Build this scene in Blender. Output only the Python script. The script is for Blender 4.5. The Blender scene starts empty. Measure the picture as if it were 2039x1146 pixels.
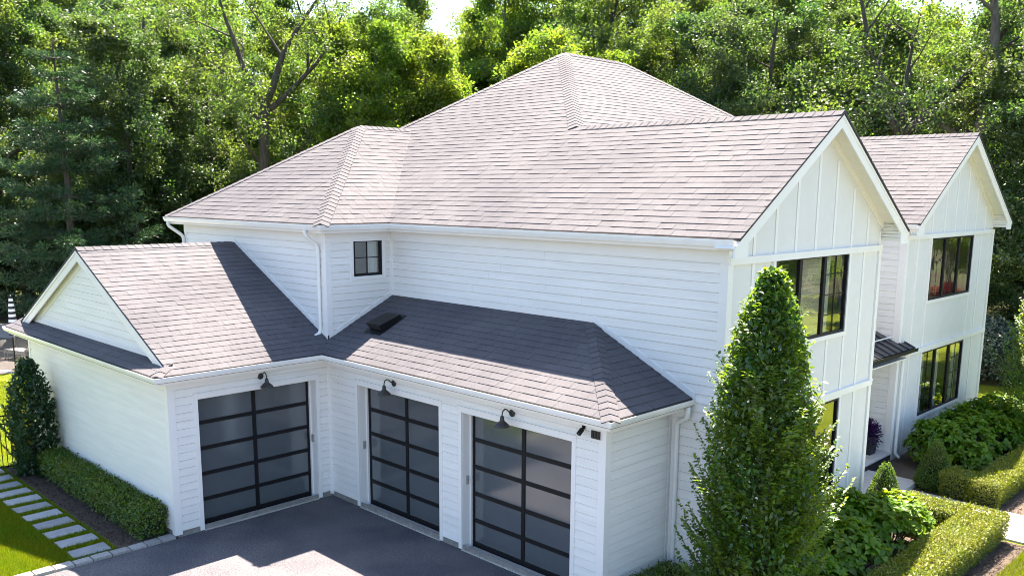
import bpy, math, random
import numpy as np
from mathutils import Vector, Matrix
R = math.radians
scn = bpy.context.scene
COL = scn.collection

# ------------------------------------------------------------------ camera
CAM = Vector((17.922, -11.827, 7.399))
def _cam_axes():
    p, y, r = R(10.1556), R(-0.2947), R(0.3781)
    th = math.pi * 3 / 4 + y
    fw = Vector((math.cos(th) * math.cos(p), math.sin(th) * math.cos(p), -math.sin(p)))
    rt = Vector((math.sin(th), -math.cos(th), 0)); up = rt.cross(fw)
    return fw, math.cos(r) * rt + math.sin(r) * up, -math.sin(r) * rt + math.cos(r) * up
_fw, _rt, _up = _cam_axes()
cd = bpy.data.cameras.new("camera"); cam = bpy.data.objects.new("camera", cd); COL.objects.link(cam)
cam.matrix_world = Matrix(((_rt.x, _up.x, -_fw.x, CAM.x), (_rt.y, _up.y, -_fw.y, CAM.y), (_rt.z, _up.z, -_fw.z, CAM.z), (0, 0, 0, 1)))
cd.sensor_width = 36.0; cd.lens = 1767.47 / 2039 * 36.0
cd.shift_y = (699.05 - 573) / 2039
cd.clip_start = 0.1; cd.clip_end = 2000
scn.camera = cam

# ------------------------------------------------------------------ light
SUN = Vector((-0.335, 0.47, 1.0)).normalized()
w = bpy.data.worlds.new("World"); scn.world = w; w.use_nodes = True
nt = w.node_tree; nt.nodes.clear()
sky = nt.nodes.new("ShaderNodeTexSky"); sky.sky_type = 'NISHITA'; sky.sun_disc = False
sky.sun_elevation = math.asin(SUN.z); sky.sun_rotation = math.atan2(SUN.x, SUN.y)
sky.dust_density = 1.0; sky.air_density = 1.0; sky.ozone_density = 1.0
bgn = nt.nodes.new("ShaderNodeBackground"); bgn.inputs[1].default_value = 0.068
out = nt.nodes.new("ShaderNodeOutputWorld")
nt.links.new(sky.outputs[0], bgn.inputs[0]); nt.links.new(bgn.outputs[0], out.inputs[0])
sd = bpy.data.lights.new("sun", 'SUN'); sd.energy = 5.0; sd.angle = R(0.5); sd.color = (1.0, 0.875, 0.745)
so = bpy.data.objects.new("sun", sd); COL.objects.link(so)
so.rotation_euler = SUN.to_track_quat('Z', 'Y').to_euler(); so.location = SUN * 60
vs = scn.view_settings
scn.display_settings.display_device = 'sRGB'
vs.view_transform = 'Standard'; vs.look = 'None'; vs.gamma = 1.0; vs.use_curve_mapping = False
vs.exposure = 2.62
scn.cycles.filter_width = 1.0; scn.cycles.max_bounces = 8; scn.cycles.diffuse_bounces = 4; scn.cycles.glossy_bounces = 3
scn.cycles.transmission_bounces = 6; scn.cycles.transparent_max_bounces = 8
scn.cycles.caustics_reflective = False; scn.cycles.caustics_refractive = False

# ------------------------------------------------------------------ helpers
def tag(o, label=None, cat=None, group=None, kind=None):
    if label: o['label'] = label
    if cat: o['category'] = cat
    if group: o['group'] = group
    if kind: o['kind'] = kind
    return o
def setparent(o, p):
    if p is not None:
        o.parent = p
        o.matrix_parent_inverse = Matrix.Translation(WL[p.name]).inverted() if p.name in WL else Matrix.Identity(4)
WL = {}   # world location of every parent
def thing(name, loc, label, cat, group=None):
    o = bpy.data.objects.new(name, None); COL.objects.link(o)
    o.location = loc; o.empty_display_size = 0.2; WL[o.name] = Vector(loc)
    return tag(o, label, cat, group)
def node(name, loc, parent):
    o = bpy.data.objects.new(name, None); COL.objects.link(o); o.empty_display_size = 0.2
    o.location = loc; setparent(o, parent); WL[o.name] = Vector(loc)
    return o
def fast_mesh(name, V, F):
    """V (n,3), F (m,k) with constant k"""
    V = np.asarray(V, np.float32); F = np.asarray(F, np.int32)
    me = bpy.data.meshes.new(name); m, k = F.shape
    me.vertices.add(len(V)); me.vertices.foreach_set('co', V.ravel())
    me.loops.add(m * k); me.loops.foreach_set('vertex_index', F.ravel())
    me.polygons.add(m); me.polygons.foreach_set('loop_start', np.arange(0, m * k, k, dtype=np.int32))
    me.polygons.foreach_set('loop_total', np.full(m, k, np.int32))
    me.update(calc_edges=True)
    return me
class MB:
    def __init__(s): s.v = []; s.f = []; s.mi = []; s.cur = 0; s.smooth = False
    def face(s, idx): s.f.append(idx); s.mi.append(s.cur)
    def poly(s, pts):
        b = len(s.v); s.v += [tuple(p) for p in pts]; s.face(tuple(range(b, b + len(pts))))
    def prism(s, bot, top):
        n = len(bot); b = len(s.v); s.v += [tuple(p) for p in bot] + [tuple(p) for p in top]
        s.face(tuple(range(b + n - 1, b - 1, -1))); s.face(tuple(range(b + n, b + 2 * n)))
        for i in range(n):
            j = (i + 1) % n; s.face((b + i, b + j, b + n + j, b + n + i))
    def box(s, x0, x1, y0, y1, z0, z1):
        s.prism([(x0, y0, z0), (x1, y0, z0), (x1, y1, z0), (x0, y1, z0)], [(x0, y0, z1), (x1, y0, z1), (x1, y1, z1), (x0, y1, z1)])
    def mbox(s, m, s0, s1, z0, z1, o0, o1):
        q = [(s0, z0), (s1, z0), (s1, z1), (s0, z1)]
        s.prism([m(a, b, o0) for a, b in q], [m(a, b, o1) for a, b in q])
    def mpoly(s, m, pts, o0, o1):
        s.prism([m(a, b, o0) for a, b in pts], [m(a, b, o1) for a, b in pts])
    def tube(s, pts, rad, n=8, cap=True):
        pts = [Vector(p) for p in pts]
        if not isinstance(rad, (list, tuple)): rad = [rad] * len(pts)
        b = len(s.v); ref = None
        for i, p in enumerate(pts):
            t = (pts[min(i + 1, len(pts) - 1)] - pts[max(i - 1, 0)]).normalized()
            if ref is None:
                ref = Vector((0, 0, 1)) if abs(t.z) < .9 else Vector((1, 0, 0))
            a = (ref - t * ref.dot(t)).normalized(); c = t.cross(a); ref = a
            for k in range(n):
                an = 2 * math.pi * k / n
                s.v.append(tuple(p + (a * math.cos(an) + c * math.sin(an)) * rad[i]))
        for i in range(len(pts) - 1):
            for k in range(n):
                k2 = (k + 1) % n
                s.face((b + i * n + k, b + i * n + k2, b + (i + 1) * n + k2, b + (i + 1) * n + k))
        if cap:
            s.face(tuple(b + k for k in range(n - 1, -1, -1))); e = b + (len(pts) - 1) * n
            s.face(tuple(e + k for k in range(n)))
    def lathe(s, o, prof, n=20, axis=None):
        o = Vector(o); az = Vector(axis).normalized() if axis else Vector((0, 0, 1))
        ax = az.orthogonal().normalized(); ay = az.cross(ax); b = len(s.v)
        for r_, z in prof:
            for k in range(n):
                an = 2 * math.pi * k / n
                s.v.append(tuple(o + az * z + (ax * math.cos(an) + ay * math.sin(an)) * r_))
        for i in range(len(prof) - 1):
            for k in range(n):
                k2 = (k + 1) % n
                s.face((b + i * n + k, b + i * n + k2, b + (i + 1) * n + k2, b + (i + 1) * n + k))
    def sweep(s, path, prof, z):
        """profile (offset to the right of the path, dz), mitred at corners"""
        n = len(path); m = len(prof); b = len(s.v); P = [Vector((p[0], p[1])) for p in path]
        for i in range(n):
            d0 = (P[i] - P[i - 1]).normalized() if i > 0 else None
            d1 = (P[i + 1] - P[i]).normalized() if i < n - 1 else None
            if d0 is None: d0 = d1
            if d1 is None: d1 = d0
            n0 = Vector((d0.y, -d0.x)); n1 = Vector((d1.y, -d1.x)); bis = (n0 + n1).normalized()
            k = 1.0 / max(.3, bis.dot(n0))
            for o, dz in prof: q = P[i] + bis * (o * k); s.v.append((q.x, q.y, z + dz))
        for i in range(n - 1):
            for j in range(m):
                j2 = (j + 1) % m
                s.face((b + i * m + j, b + (i + 1) * m + j, b + (i + 1) * m + j2, b + i * m + j2))
        s.face(tuple(b + j for j in range(m))); e = b + (n - 1) * m
        s.face(tuple(e + j for j in range(m - 1, -1, -1)))
    def mesh(s, name, mats):
        me = bpy.data.meshes.new(name); me.from_pydata(s.v, [], s.f)
        for m in (mats if isinstance(mats, (list, tuple)) else [mats]): me.materials.append(m)
        if len(me.materials) > 1: me.polygons.foreach_set('material_index', s.mi)
        if s.smooth: me.polygons.foreach_set('use_smooth', [True] * len(s.f))
        me.update(); return me
    def build(s, name, mats, parent=None, fix=True):
        me = s.mesh(name, mats)
        if fix:
            import bmesh
            bm = bmesh.new(); bm.from_mesh(me); bmesh.ops.recalc_face_normals(bm, faces=bm.faces); bm.to_mesh(me); bm.free()
        return link(name, me, parent)
def link(name, me, parent=None, mw=None):
    o = bpy.data.objects.new(name, me); COL.objects.link(o)
    if mw is not None: o.matrix_basis = mw
    setparent(o, parent); WL[o.name] = Vector((0, 0, 0)) if mw is None else mw.translation.copy()
    if mw is None: WL.pop(o.name)
    return o
def clip(poly, cp):
    """Sutherland-Hodgman, cp convex"""
    A = sum(cp[i][0] * cp[(i + 1) % len(cp)][1] - cp[(i + 1) % len(cp)][0] * cp[i][1] for i in range(len(cp)))
    if A < 0: cp = cp[::-1]
    outp = poly
    for i in range(len(cp)):
        a = cp[i]; b = cp[(i + 1) % len(cp)]; inp = outp; outp = []
        if not inp: return []
        side = lambda p: (b[0] - a[0]) * (p[1] - a[1]) - (b[1] - a[1]) * (p[0] - a[0])
        for j in range(len(inp)):
            p = inp[j]; q = inp[(j + 1) % len(inp)]; sp, sq = side(p), side(q)
            if sp >= -1e-9: outp.append(p)
            if (sp > 1e-9 and sq < -1e-9) or (sp < -1e-9 and sq > 1e-9):
                t = sp / (sp - sq); outp.append((p[0] + (q[0] - p[0]) * t, p[1] + (q[1] - p[1]) * t))
    o2 = []
    for p in outp:
        if not o2 or (abs(p[0] - o2[-1][0]) + abs(p[1] - o2[-1][1])) > 1e-5: o2.append(p)
    if len(o2) > 1 and abs(o2[0][0] - o2[-1][0]) + abs(o2[0][1] - o2[-1][1]) < 1e-5: o2.pop()
    if len(o2) < 3: return []
    ar = abs(sum(o2[i][0] * o2[(i + 1) % len(o2)][1] - o2[(i + 1) % len(o2)][0] * o2[i][1] for i in range(len(o2)))) / 2
    return o2 if ar > 2e-5 else []

# ------------------------------------------------------------------ materials
def mat(name, col, rough=.6, var=0, vscale=6.0, bump=0, bscale=60, spec=.5, metal=0, island=0, col2=None, mixscale=2.0, mixlo=.4, mixhi=.6, ior=1.5, detail=4, stretch=None):
    m = bpy.data.materials.new(name); m.use_nodes = True; t = m.node_tree; N = t.nodes; L = t.links
    b = N['Principled BSDF']; b.inputs['Roughness'].default_value = rough; b.inputs['Metallic'].default_value = metal
    b.inputs['IOR'].default_value = ior; b.inputs['Specular IOR Level'].default_value = spec
    b.inputs['Base Color'].default_value = (*col, 1)
    tc = N.new('ShaderNodeTexCoord'); src = tc.outputs['Object']
    geo = N.new('ShaderNodeNewGeometry'); src = geo.outputs['Position']
    if stretch:
        mp = N.new('ShaderNodeMapping'); mp.inputs['Scale'].default_value = stretch; L.new(src, mp.inputs[0]); src = mp.outputs[0]
    cur = None
    if col2:
        n = N.new('ShaderNodeTexNoise'); n.inputs['Scale'].default_value = mixscale; n.inputs['Detail'].default_value = detail; L.new(src, n.inputs[0])
        r = N.new('ShaderNodeMapRange'); r.inputs[1].default_value = mixlo; r.inputs[2].default_value = mixhi; L.new(n.outputs[0], r.inputs[0])
        x = N.new('ShaderNodeMix'); x.data_type = 'RGBA'; x.inputs[6].default_value = (*col, 1); x.inputs[7].default_value = (*col2, 1)
        L.new(r.outputs[0], x.inputs[0]); cur = x.outputs[2]
    val = None
    if island:
        oi = N.new('ShaderNodeObjectInfo'); ad = N.new('ShaderNodeMath'); ad.operation = 'ADD'
        L.new(geo.outputs['Random Per Island'], ad.inputs[0]); L.new(oi.outputs['Random'], ad.inputs[1])
        fr = N.new('ShaderNodeMath'); fr.operation = 'FRACT'; L.new(ad.outputs[0], fr.inputs[0])
        r = N.new('ShaderNodeMapRange'); r.inputs[3].default_value = 1 - island; r.inputs[4].default_value = 1 + island; L.new(fr.outputs[0], r.inputs[0]); val = r.outputs[0]
    if var:
        n = N.new('ShaderNodeTexNoise'); n.inputs['Scale'].default_value = vscale; n.inputs['Detail'].default_value = detail; L.new(src, n.inputs[0])
        r = N.new('ShaderNodeMapRange'); r.inputs[1].default_value = .3; r.inputs[2].default_value = .7
        r.inputs[3].default_value = 1 - var; r.inputs[4].default_value = 1 + var; L.new(n.outputs[0], r.inputs[0])
        if val:
            mu = N.new('ShaderNodeMath'); mu.operation = 'MULTIPLY'; L.new(val, mu.inputs[0]); L.new(r.outputs[0], mu.inputs[1]); val = mu.outputs[0]
        else: val = r.outputs[0]
    if val:
        h = N.new('ShaderNodeHueSaturation'); h.inputs['Color'].default_value = (*col, 1)
        if cur: L.new(cur, h.inputs['Color'])
        L.new(val, h.inputs['Value']); cur = h.outputs[0]
    if cur: L.new(cur, b.inputs['Base Color'])
    if bump:
        n = N.new('ShaderNodeTexNoise'); n.inputs['Scale'].default_value = bscale; n.inputs['Detail'].default_value = 3; L.new(src, n.inputs[0])
        bp = N.new('ShaderNodeBump'); bp.inputs['Strength'].default_value = bump; bp.inputs['Distance'].default_value = .02
        L.new(n.outputs[0], bp.inputs['Height']); L.new(bp.outputs[0], b.inputs['Normal'])
    return m
def leaf_mat(name, col, tcol, trans=.45, var=.35, hue=.03, clump=.5, gloss=.06, rough=.5):
    m = bpy.data.materials.new(name); m.use_nodes = True; t = m.node_tree; N = t.nodes; L = t.links
    N.remove(N['Principled BSDF']); o = N['Material Output']
    geo = N.new('ShaderNodeNewGeometry'); oi = N.new('ShaderNodeObjectInfo')
    ad = N.new('ShaderNodeMath'); ad.operation = 'ADD'; L.new(geo.outputs['Random Per Island'], ad.inputs[0]); L.new(oi.outputs['Random'], ad.inputs[1])
    fr = N.new('ShaderNodeMath'); fr.operation = 'FRACT'; L.new(ad.outputs[0], fr.inputs[0])
    n = N.new('ShaderNodeTexNoise'); n.inputs['Scale'].default_value = clump; n.inputs['Detail'].default_value = 2; L.new(geo.outputs['Position'], n.inputs[0])
    r1 = N.new('ShaderNodeMapRange'); r1.inputs[3].default_value = 1 - var; r1.inputs[4].default_value = 1 + var; L.new(fr.outputs[0], r1.inputs[0])
    r2 = N.new('ShaderNodeMapRange'); r2.inputs[1].default_value = .3; r2.inputs[2].default_value = .7; r2.inputs[3].default_value = .5 - hue; r2.inputs[4].default_value = .5 + hue; L.new(n.outputs[0], r2.inputs[0])
    def hs(c):
        h = N.new('ShaderNodeHueSaturation'); h.inputs['Color'].default_value = (*c, 1); L.new(r1.outputs[0], h.inputs['Value']); L.new(r2.outputs[0], h.inputs['Hue']); return h.outputs[0]
    d = N.new('ShaderNodeBsdfDiffuse'); L.new(hs(col), d.inputs[0])
    tr = N.new('ShaderNodeBsdfTranslucent'); L.new(hs(tcol), tr.inputs[0])
    g = N.new('ShaderNodeBsdfGlossy'); g.inputs['Roughness'].default_value = rough; g.inputs[0].default_value = (1, 1, 1, 1)
    a = N.new('ShaderNodeMixShader'); a.inputs[0].default_value = trans; L.new(d.outputs[0], a.inputs[1]); L.new(tr.outputs[0], a.inputs[2])
    x = N.new('ShaderNodeMixShader'); x.inputs[0].default_value = gloss * .12; L.new(a.outputs[0], x.inputs[1]); L.new(g.outputs[0], x.inputs[2])
    L.new(x.outputs[0], o.inputs[0]); return m

M = {}
M['siding'] = mat('white_siding', (.80, .785, .765), .45, var=.05, vscale=1.6, bump=.12, bscale=14, island=.012, stretch=(.5, .5, 6))
M['trim'] = mat('white_trim', (.82, .805, .79), .4, var=.02, vscale=2)
M['panel'] = mat('white_stucco_panel', (.70, .695, .69), .6, var=.02, vscale=3, bump=.18, bscale=45)
M['soffit'] = mat('cream_soffit', (.80, .78, .72), .5, var=.02)  # warm bounce off the lower roof put into the colour as cream
M['gutter'] = mat('white_gutter', (.82, .82, .80), .3, var=.04, vscale=3)
M['gutterin'] = mat('gutter_dirt', (.16, .12, .09), .8, var=.4, vscale=5)
M['shingle'] = mat('shingle', (.080, .077, .089), .85, var=.28, vscale=90, island=.07, bump=.5, bscale=160, col2=(.101, .097, .107), mixscale=.45, spec=.35)
M['deck'] = mat('roof_underlay', (.05, .045, .045), .9, var=.2)
M['black'] = mat('black_metal', (.008, .008, .010), .5, var=.15, vscale=8, spec=.25)
M['blackmat'] = mat('black_plastic', (.015, .014, .014), .6, var=.2)
M['dgrey'] = mat('dark_bronze', (.03, .028, .027), .5, var=.2)
M['garageglass'] = mat('frosted_glass', (.092, .104, .116), .11, var=.06, vscale=1.5, ior=1.95, spec=.5)
M['asphalt'] = mat('asphalt', (.080, .079, .091), .9, var=.45, vscale=32, bump=.9, bscale=45, col2=(.118, .113, .120), mixscale=.7, detail=6, spec=.3)
M['roadway'] = mat('pale_road', (.20, .19, .185), .9, var=.2, vscale=20, bump=.5)
M['concrete'] = mat('concrete', (.42, .40, .37), .85, var=.12, vscale=9, bump=.2, bscale=60)
M['found'] = mat('foundation', (.22, .21, .20), .9, var=.2)
M['stone'] = mat('bluestone', (.30, .31, .32), .75, var=.14, vscale=5, bump=.25, bscale=30, island=.2)
M['kerb'] = mat('granite', (.30, .29, .28), .85, var=.2, vscale=20, bump=.5, bscale=40, island=.16)
M['slab'] = mat('white_paver', (.50, .48, .45), .8, var=.08, vscale=4, bump=.15, island=.06)
M['lawn'] = mat('lawn_soil', (.098, .130, .006), .95, var=.35, vscale=14, col2=(.122, .148, .008), mixscale=.8, bump=1, bscale=60, spec=.1)
M['forestfloor'] = mat('forest_floor', (.035, .028, .016), .95, var=.5, vscale=4, col2=(.04, .055, .015), mixscale=.25, bump=1, bscale=12, spec=.1)
M['mulch'] = mat('mulch', (.085, .066, .052), .95, var=.5, vscale=40, bump=1, bscale=50, spec=.1, island=.4)
M['wood'] = mat('wood_floor', (.2, .12, .07), .5, var=.2)
M['inwall'] = mat('interior_wall', (.35, .33, .3), .8)
M['curtain'] = mat('curtain', (.75, .75, .72), .8, var=.06, vscale=3)
M['blind'] = mat('woven_blind', (.74, .62, .48), .8, island=.15, var=.1, vscale=8)
M['bark'] = mat('bark', (.065, .055, .045), .95, var=.45, vscale=3, bump=1, bscale=9, stretch=(3, 3, .6))
M['barkg'] = mat('grey_bark', (.13, .115, .095), .95, var=.4, vscale=3, bump=1, bscale=9, stretch=(3, 3, .6))
M['metalroof'] = mat('standing_seam', (.022, .024, .030), .38, var=.1, vscale=3)
M['white'] = mat('white_canvas', (.8, .8, .8), .8, var=.04)
M['navy'] = mat('dark_canvas', (.015, .015, .022), .8)
M['purple'] = leaf_mat('purple_leaf', (.05, .02, .09), (.10, .03, .14), .3)
M['pot'] = mat('dark_pot', (.02, .02, .025), .5, var=.2)
M['patio'] = mat('patio_paver', (.40, .36, .34), .85, var=.12, vscale=2)
M['meshfab'] = bpy.data.materials.new('fence_mesh'); M['meshfab'].use_nodes = True
_t = M['meshfab'].node_tree; _b = _t.nodes['Principled BSDF']; _b.inputs['Base Color'].default_value = (.01, .01, .01, 1); _b.inputs['Alpha'].default_value = .55
g_ = bpy.data.materials.new('window_glass'); g_.use_nodes = True; M['glass'] = g_
_t = g_.node_tree; _t.nodes.remove(_t.nodes['Principled BSDF'])
_tr = _t.nodes.new('ShaderNodeBsdfTransparent'); _tr.inputs[0].default_value = (.93, .95, .94, 1)
_gl = _t.nodes.new('ShaderNodeBsdfGlossy'); _gl.inputs['Roughness'].default_value = 0.0
_lw = _t.nodes.new('ShaderNodeLayerWeight'); _lw.inputs[0].default_value = .5
_pw = _t.nodes.new('ShaderNodeMath'); _pw.operation = 'POWER'; _pw.inputs[1].default_value = 3.2; _t.links.new(_lw.outputs['Facing'], _pw.inputs[0])
_fr = _t.nodes.new('ShaderNodeMath'); _fr.operation = 'MULTIPLY_ADD'; _fr.inputs[1].default_value = .8; _fr.inputs[2].default_value = .15; _t.links.new(_pw.outputs[0], _fr.inputs[0])
_mx = _t.nodes.new('ShaderNodeMixShader'); _t.links.new(_fr.outputs[0], _mx.inputs[0]); _t.links.new(_tr.outputs[0], _mx.inputs[1]); _t.links.new(_gl.outputs[0], _mx.inputs[2])
_wn = _t.nodes.new('ShaderNodeTexNoise'); _wn.inputs['Scale'].default_value = 1.6; _wb = _t.nodes.new('ShaderNodeBump'); _wb.inputs['Strength'].default_value = .06; _wb.inputs['Distance'].default_value = .08
_t.links.new(_wn.outputs[0], _wb.inputs['Height']); _t.links.new(_wb.outputs[0], _gl.inputs['Normal'])
_t.links.new(_mx.outputs[0], _t.nodes['Material Output'].inputs[0])

# ------------------------------------------------------------------ setting: ground
def sheet(name, pts, z, m, label=None):
    b = MB(); b.poly([(x, y, z) for x, y in pts]); o = b.build(name, m, fix=False)
    return tag(o, label, kind='structure')
def S(name, pts, z, m): return sheet(name, pts, z, m)
S('ground', [(-600, -600), (600, -600), (600, 600), (-600, 600)], -.012, M['forestfloor'])
LAWN = [(-47, -13), (2, -13), (2, -30), (40, -30), (60, 20), (45, 60), (14, 40), (11, 27), (4, 25), (-6, 27.5), (-13, 20), (-24, 10), (-30, 2), (-44, -4)]  # unseen left part cut short to lessen green bounce on the walls
S('lawn', LAWN, -.006, M['lawn'])
S('driveway', [(.06, -40), (40, -40), (40, -4), (13, -2.6), (9.6, -1.2), (8.62, -.4), (8.4, .2), (-.1, .2), (-.1, -3.9), (.06, -3.99)], .004, M['asphalt'])
S('road', [(17.5, -4.2), (31, -4.2), (31, 30), (17.5, 30)], .004, M['roadway'])  # unseen pale paving added so neutral light bounces onto the gables
S('mulch_bed', [(-7.9, -5.12), (-.3, -5.12), (-.3, -3.9), (-7.9, -3.9)], .003, M['mulch'])
S('planting_bed', [(8.7, -.35), (9.7, -1.1), (13.0, -2.4), (13.6, 2), (13.55, 8.75), (8.5, 8.75), (8.5, 1.9)], .003, M['mulch'])
S('far_planting_bed', [(8.5, 10.7), (12.7, 10.7), (12.5, 15), (12.4, 20.6), (8.4, 20.8)], .003, M['mulch'])
S('pool_patio', [(-46, -14), (-24.6, -14), (-21.6, -.9), (-23.6, -.1), (-25, 4.5), (-36, 4.5)], .004, M['patio'])

def grass(name, regions, n, seed, h=(.05, .10)):
    r = np.random.default_rng(seed); V = []; F = []
    for (x0, x1, y0, y1, cnt) in regions:
        P = np.stack([r.uniform(x0, x1, cnt), r.uniform(y0, y1, cnt), np.zeros(cnt)], 1)
        an = r.uniform(0, 6.28, cnt); hh = r.uniform(h[0], h[1], cnt); a = np.stack([np.cos(an), np.sin(an), 0 * an], 1) * .007
        ph = (-.34 - P[:, 0]) % .708; ok = ~((P[:, 1] > -6.0) & (P[:, 1] < -5.2) & (P[:, 0] < -.32) & (P[:, 0] > -8.6) & (ph < .47)); P = P[ok]; cnt = len(P); an = an[ok]; hh = hh[ok]; a = a[ok]
        tip = P + np.stack([r.normal(0, .03, cnt), r.normal(0, .03, cnt), hh], 1)
        b = len(V) * 3; base = sum(len(q) for q in V)
        V.append(np.concatenate([P - a, P + a, tip])); i = np.arange(cnt) + base
        F.append(np.stack([i, i + cnt, i + 2 * cnt], 1))
    me = fast_mesh(name, np.concatenate(V), np.concatenate(F)); me.materials.append(M['grass'])
    return tag(link(name, me), kind='stuff')
M['grass'] = leaf_mat('grass_blade', (.140, .185, .004), (.26, .34, .006), .32, var=.35, hue=.02, clump=1.2, gloss=.1)

# path of bluestone steps and the granite kerb
rnd = random.Random(4)
path = tag(bpy.data.objects.new('stepping_stone_path', None), 'row of rectangular bluestone stepping stones set in the lawn beside the mulch bed', kind='structure'); COL.objects.link(path)
WL[path.name] = Vector((0, 0, 0))
for k in range(12):
    x1 = -.34 - k * .708; b = MB(); j = lambda: rnd.uniform(-.015, .015)
    q = [(x1 + j(), -5.975 + j()), (x1 + j(), -5.225 + j()), (x1 - .46 + j(), -5.225 + j()), (x1 - .46 + j(), -5.975 + j())]
    b.prism([(x, y, -.02) for x, y in q], [(x, y, .028 + rnd.uniform(0, .008)) for x, y in q]); b.build('stepping_stone', M['stone'], path)
kerb = tag(bpy.data.objects.new('kerb', None), 'granite block kerb between driveway and lawn', kind='structure'); COL.objects.link(kerb); WL[kerb.name] = Vector((0, 0, 0))
y = -4.02
while y > -12:
    l = rnd.uniform(.27, .38); x = -.02 + .03 * math.sin(y); b = MB()
    q = [(x - .21 + rnd.uniform(-.015, .015), y), (x + .05 + rnd.uniform(-.01, .01), y), (x + .05 + rnd.uniform(-.01, .01), y - l + .014), (x - .21 + rnd.uniform(-.015, .015), y - l + .014)]
    h = .045 + rnd.uniform(0, .014); ctr = (x - .08, y - l / 2)
    b.prism([(px, py, -.05) for px, py in q], [(ctr[0] + (px - ctr[0]) * .93, ctr[1] + (py - ctr[1]) * .95, h) for px, py in q]); b.build('kerb_stone', M['kerb'], kerb); y -= l
walk = tag(bpy.data.objects.new('walkway', None), 'pale paved garden walk between the clipped hedges', kind='structure'); COL.objects.link(walk); WL[walk.name] = Vector((0, 0, 0))
for k in range(12):
    for r_ in range(2):
        x0 = 9.95 + k * .92; y0 = 8.85 + r_ * .92; b = MB()
        b.box(x0, x0 + .905, y0, y0 + .905, -.03, .035 + rnd.uniform(0, .004)); b.build('paving_slab', M['slab'], walk)

# ------------------------------------------------------------------ house
AY = 3.986; BX = 8.538; D = 1.985; E0 = -.04; D2 = .04; G = 9.586; YG = 8.489; G2 = 8.525; Y2L = 12.727; Y2R = 19.897
ZG = 3.625; OG = .535; OA = .502; ML = .475; MW = .489; ZE = 6.6; MU = .64
FX = 10.005; YR = 5.237; ZR = 8.967; YR2 = 16.312; ZR2 = 9.144; F2X = 8.944
house = thing('house', (4, 6, 0), 'white two storey house with grey shingle roofs, board and batten gables and three garage doors', 'house')

RX = lambda x0: (lambda s, z, o: (x0 + o, s, z))                 # wall facing +X at X=x0, s = Y
RY = lambda y0: (lambda s, z, o: (s, y0 - o, z))                 # wall facing -Y at Y=y0, s = X

TABS = []   # (distance, world polygon, normal, heights)
CAPS = []
def course_roof(roofpart, pts3, convex, seed, expo=.197):
    """pts3: plane as (origin at eave, S unit, T unit up-slope); convex: list of convex (s,t) polygons"""
    O, Sd, Td = pts3; Nn = Sd.cross(Td).normalized()
    if Nn.z < 0: Nn = -Nn
    rr = random.Random(seed); tmin = min(p[1] for c in convex for p in c); tmax = max(p[1] for c in convex for p in c)
    smin = min(p[0] for c in convex for p in c) - .5; smax = max(p[0] for c in convex for p in c) + .5
    t = tmin - .001
    while t < tmax:
        s = smin + rr.uniform(-.4, 0)
        hprev = 0
        while s < smax:
            wd = rr.choice((.13, .17, .21, .25, .29, .33)); raised = rr.random() < .55
            hb = (.0135 if raised else .0085) + rr.uniform(-.001, .001)
            jt = rr.uniform(-.0012, .0012); q = [(s, t + jt), (s + wd - .003, t + jt), (s + wd - .003, t + expo + .03), (s, t + expo + .03)]
            for c in convex:
                cq = clip(q, c)
                if not cq: continue
                top = [O + Sd * a + Td * b + Nn * (.004 + hb * (1 - .82 * (b - t) / expo)) for a, b in cq]
                bot = [O + Sd * a + Td * b + Nn * .001 for a, b in cq]
                ctr = sum(top, Vector()) / len(top)
                TABS.append(((ctr - CAM).length, bot, top, roofpart))
            s += wd
        t += expo
def plane_of(eave_pt, sdir, up):
    return (Vector(eave_pt), Vector(sdir).normalized(), Vector(up).normalized())
def to_st(pl, pts):
    O, Sd, Td = pl; outp = []
    for p in pts:
        q = Vector(p) - O; outp.append((q.dot(Sd), q.dot(Td)))
    return outp
def deck(bld, xy, zf, th=.035):
    bot = [(x, y, zf(x, y) - th) for x, y in xy]; top = [(x, y, zf(x, y)) for x, y in xy]; bld.prism(bot, top)
def roof(name, label, faces):
    """faces: list of (zfunc, sdir, updir, eave point xy, [convex xy polys], shingled?)"""
    b = MB()
    for zf, sd_, ud, ep, polys, sh in faces:
        for p in polys: deck(b, p, zf)
    o = b.build(name, M['deck'], house); tag(o, label)
    for i, (zf, sd_, ud, ep, polys, sh) in enumerate(faces):
        if not sh: continue
        pl = plane_of((ep[0], ep[1], zf(*ep)), sd_, ud)
        course_roof(o, pl, [to_st(pl, [(x, y, zf(x, y)) for x, y in p]) for p in polys], hash_(name) + i)
    return o
def hash_(s): return sum(ord(c) * (i + 3) for i, c in enumerate(s))
def caps(roofpart, p0, p1, w1, w2, step=.2, half=.17):
    """bent cap shingles along a ridge or hip from the low end p0 to p1; w1, w2 point down the two faces"""
    p0 = Vector(p0); p1 = Vector(p1); L = (p1 - p0).length; d = (p1 - p0) / L
    w1 = (Vector(w1) - d * Vector(w1).dot(d)).normalized(); w2 = (Vector(w2) - d * Vector(w2).dot(d)).normalized()
    up = -(w1 + w2).normalized(); b = MB()
    def row(t, h): return [d * t + w1 * half + up * (h), d * t + up * (h + .006), d * t + w2 * half + up * (h)]
    lo = row(0, .034); hi = row(step + .03, .020); lo0 = row(0, .012); hi0 = row(step + .03, .006)
    for a, c in ((0, 1), (1, 2)):
        b.prism([lo0[a], lo0[c], hi0[c], hi0[a]], [lo[a], lo[c], hi[c], hi[a]])
    me = None; n = int(L / step)
    for k in range(n):
        if me is None: me = b.mesh('ridge_cap', M['shingle'])
        link('ridge_cap', me, roofpart, Matrix.Translation(p0 + d * (k * step)))

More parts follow.
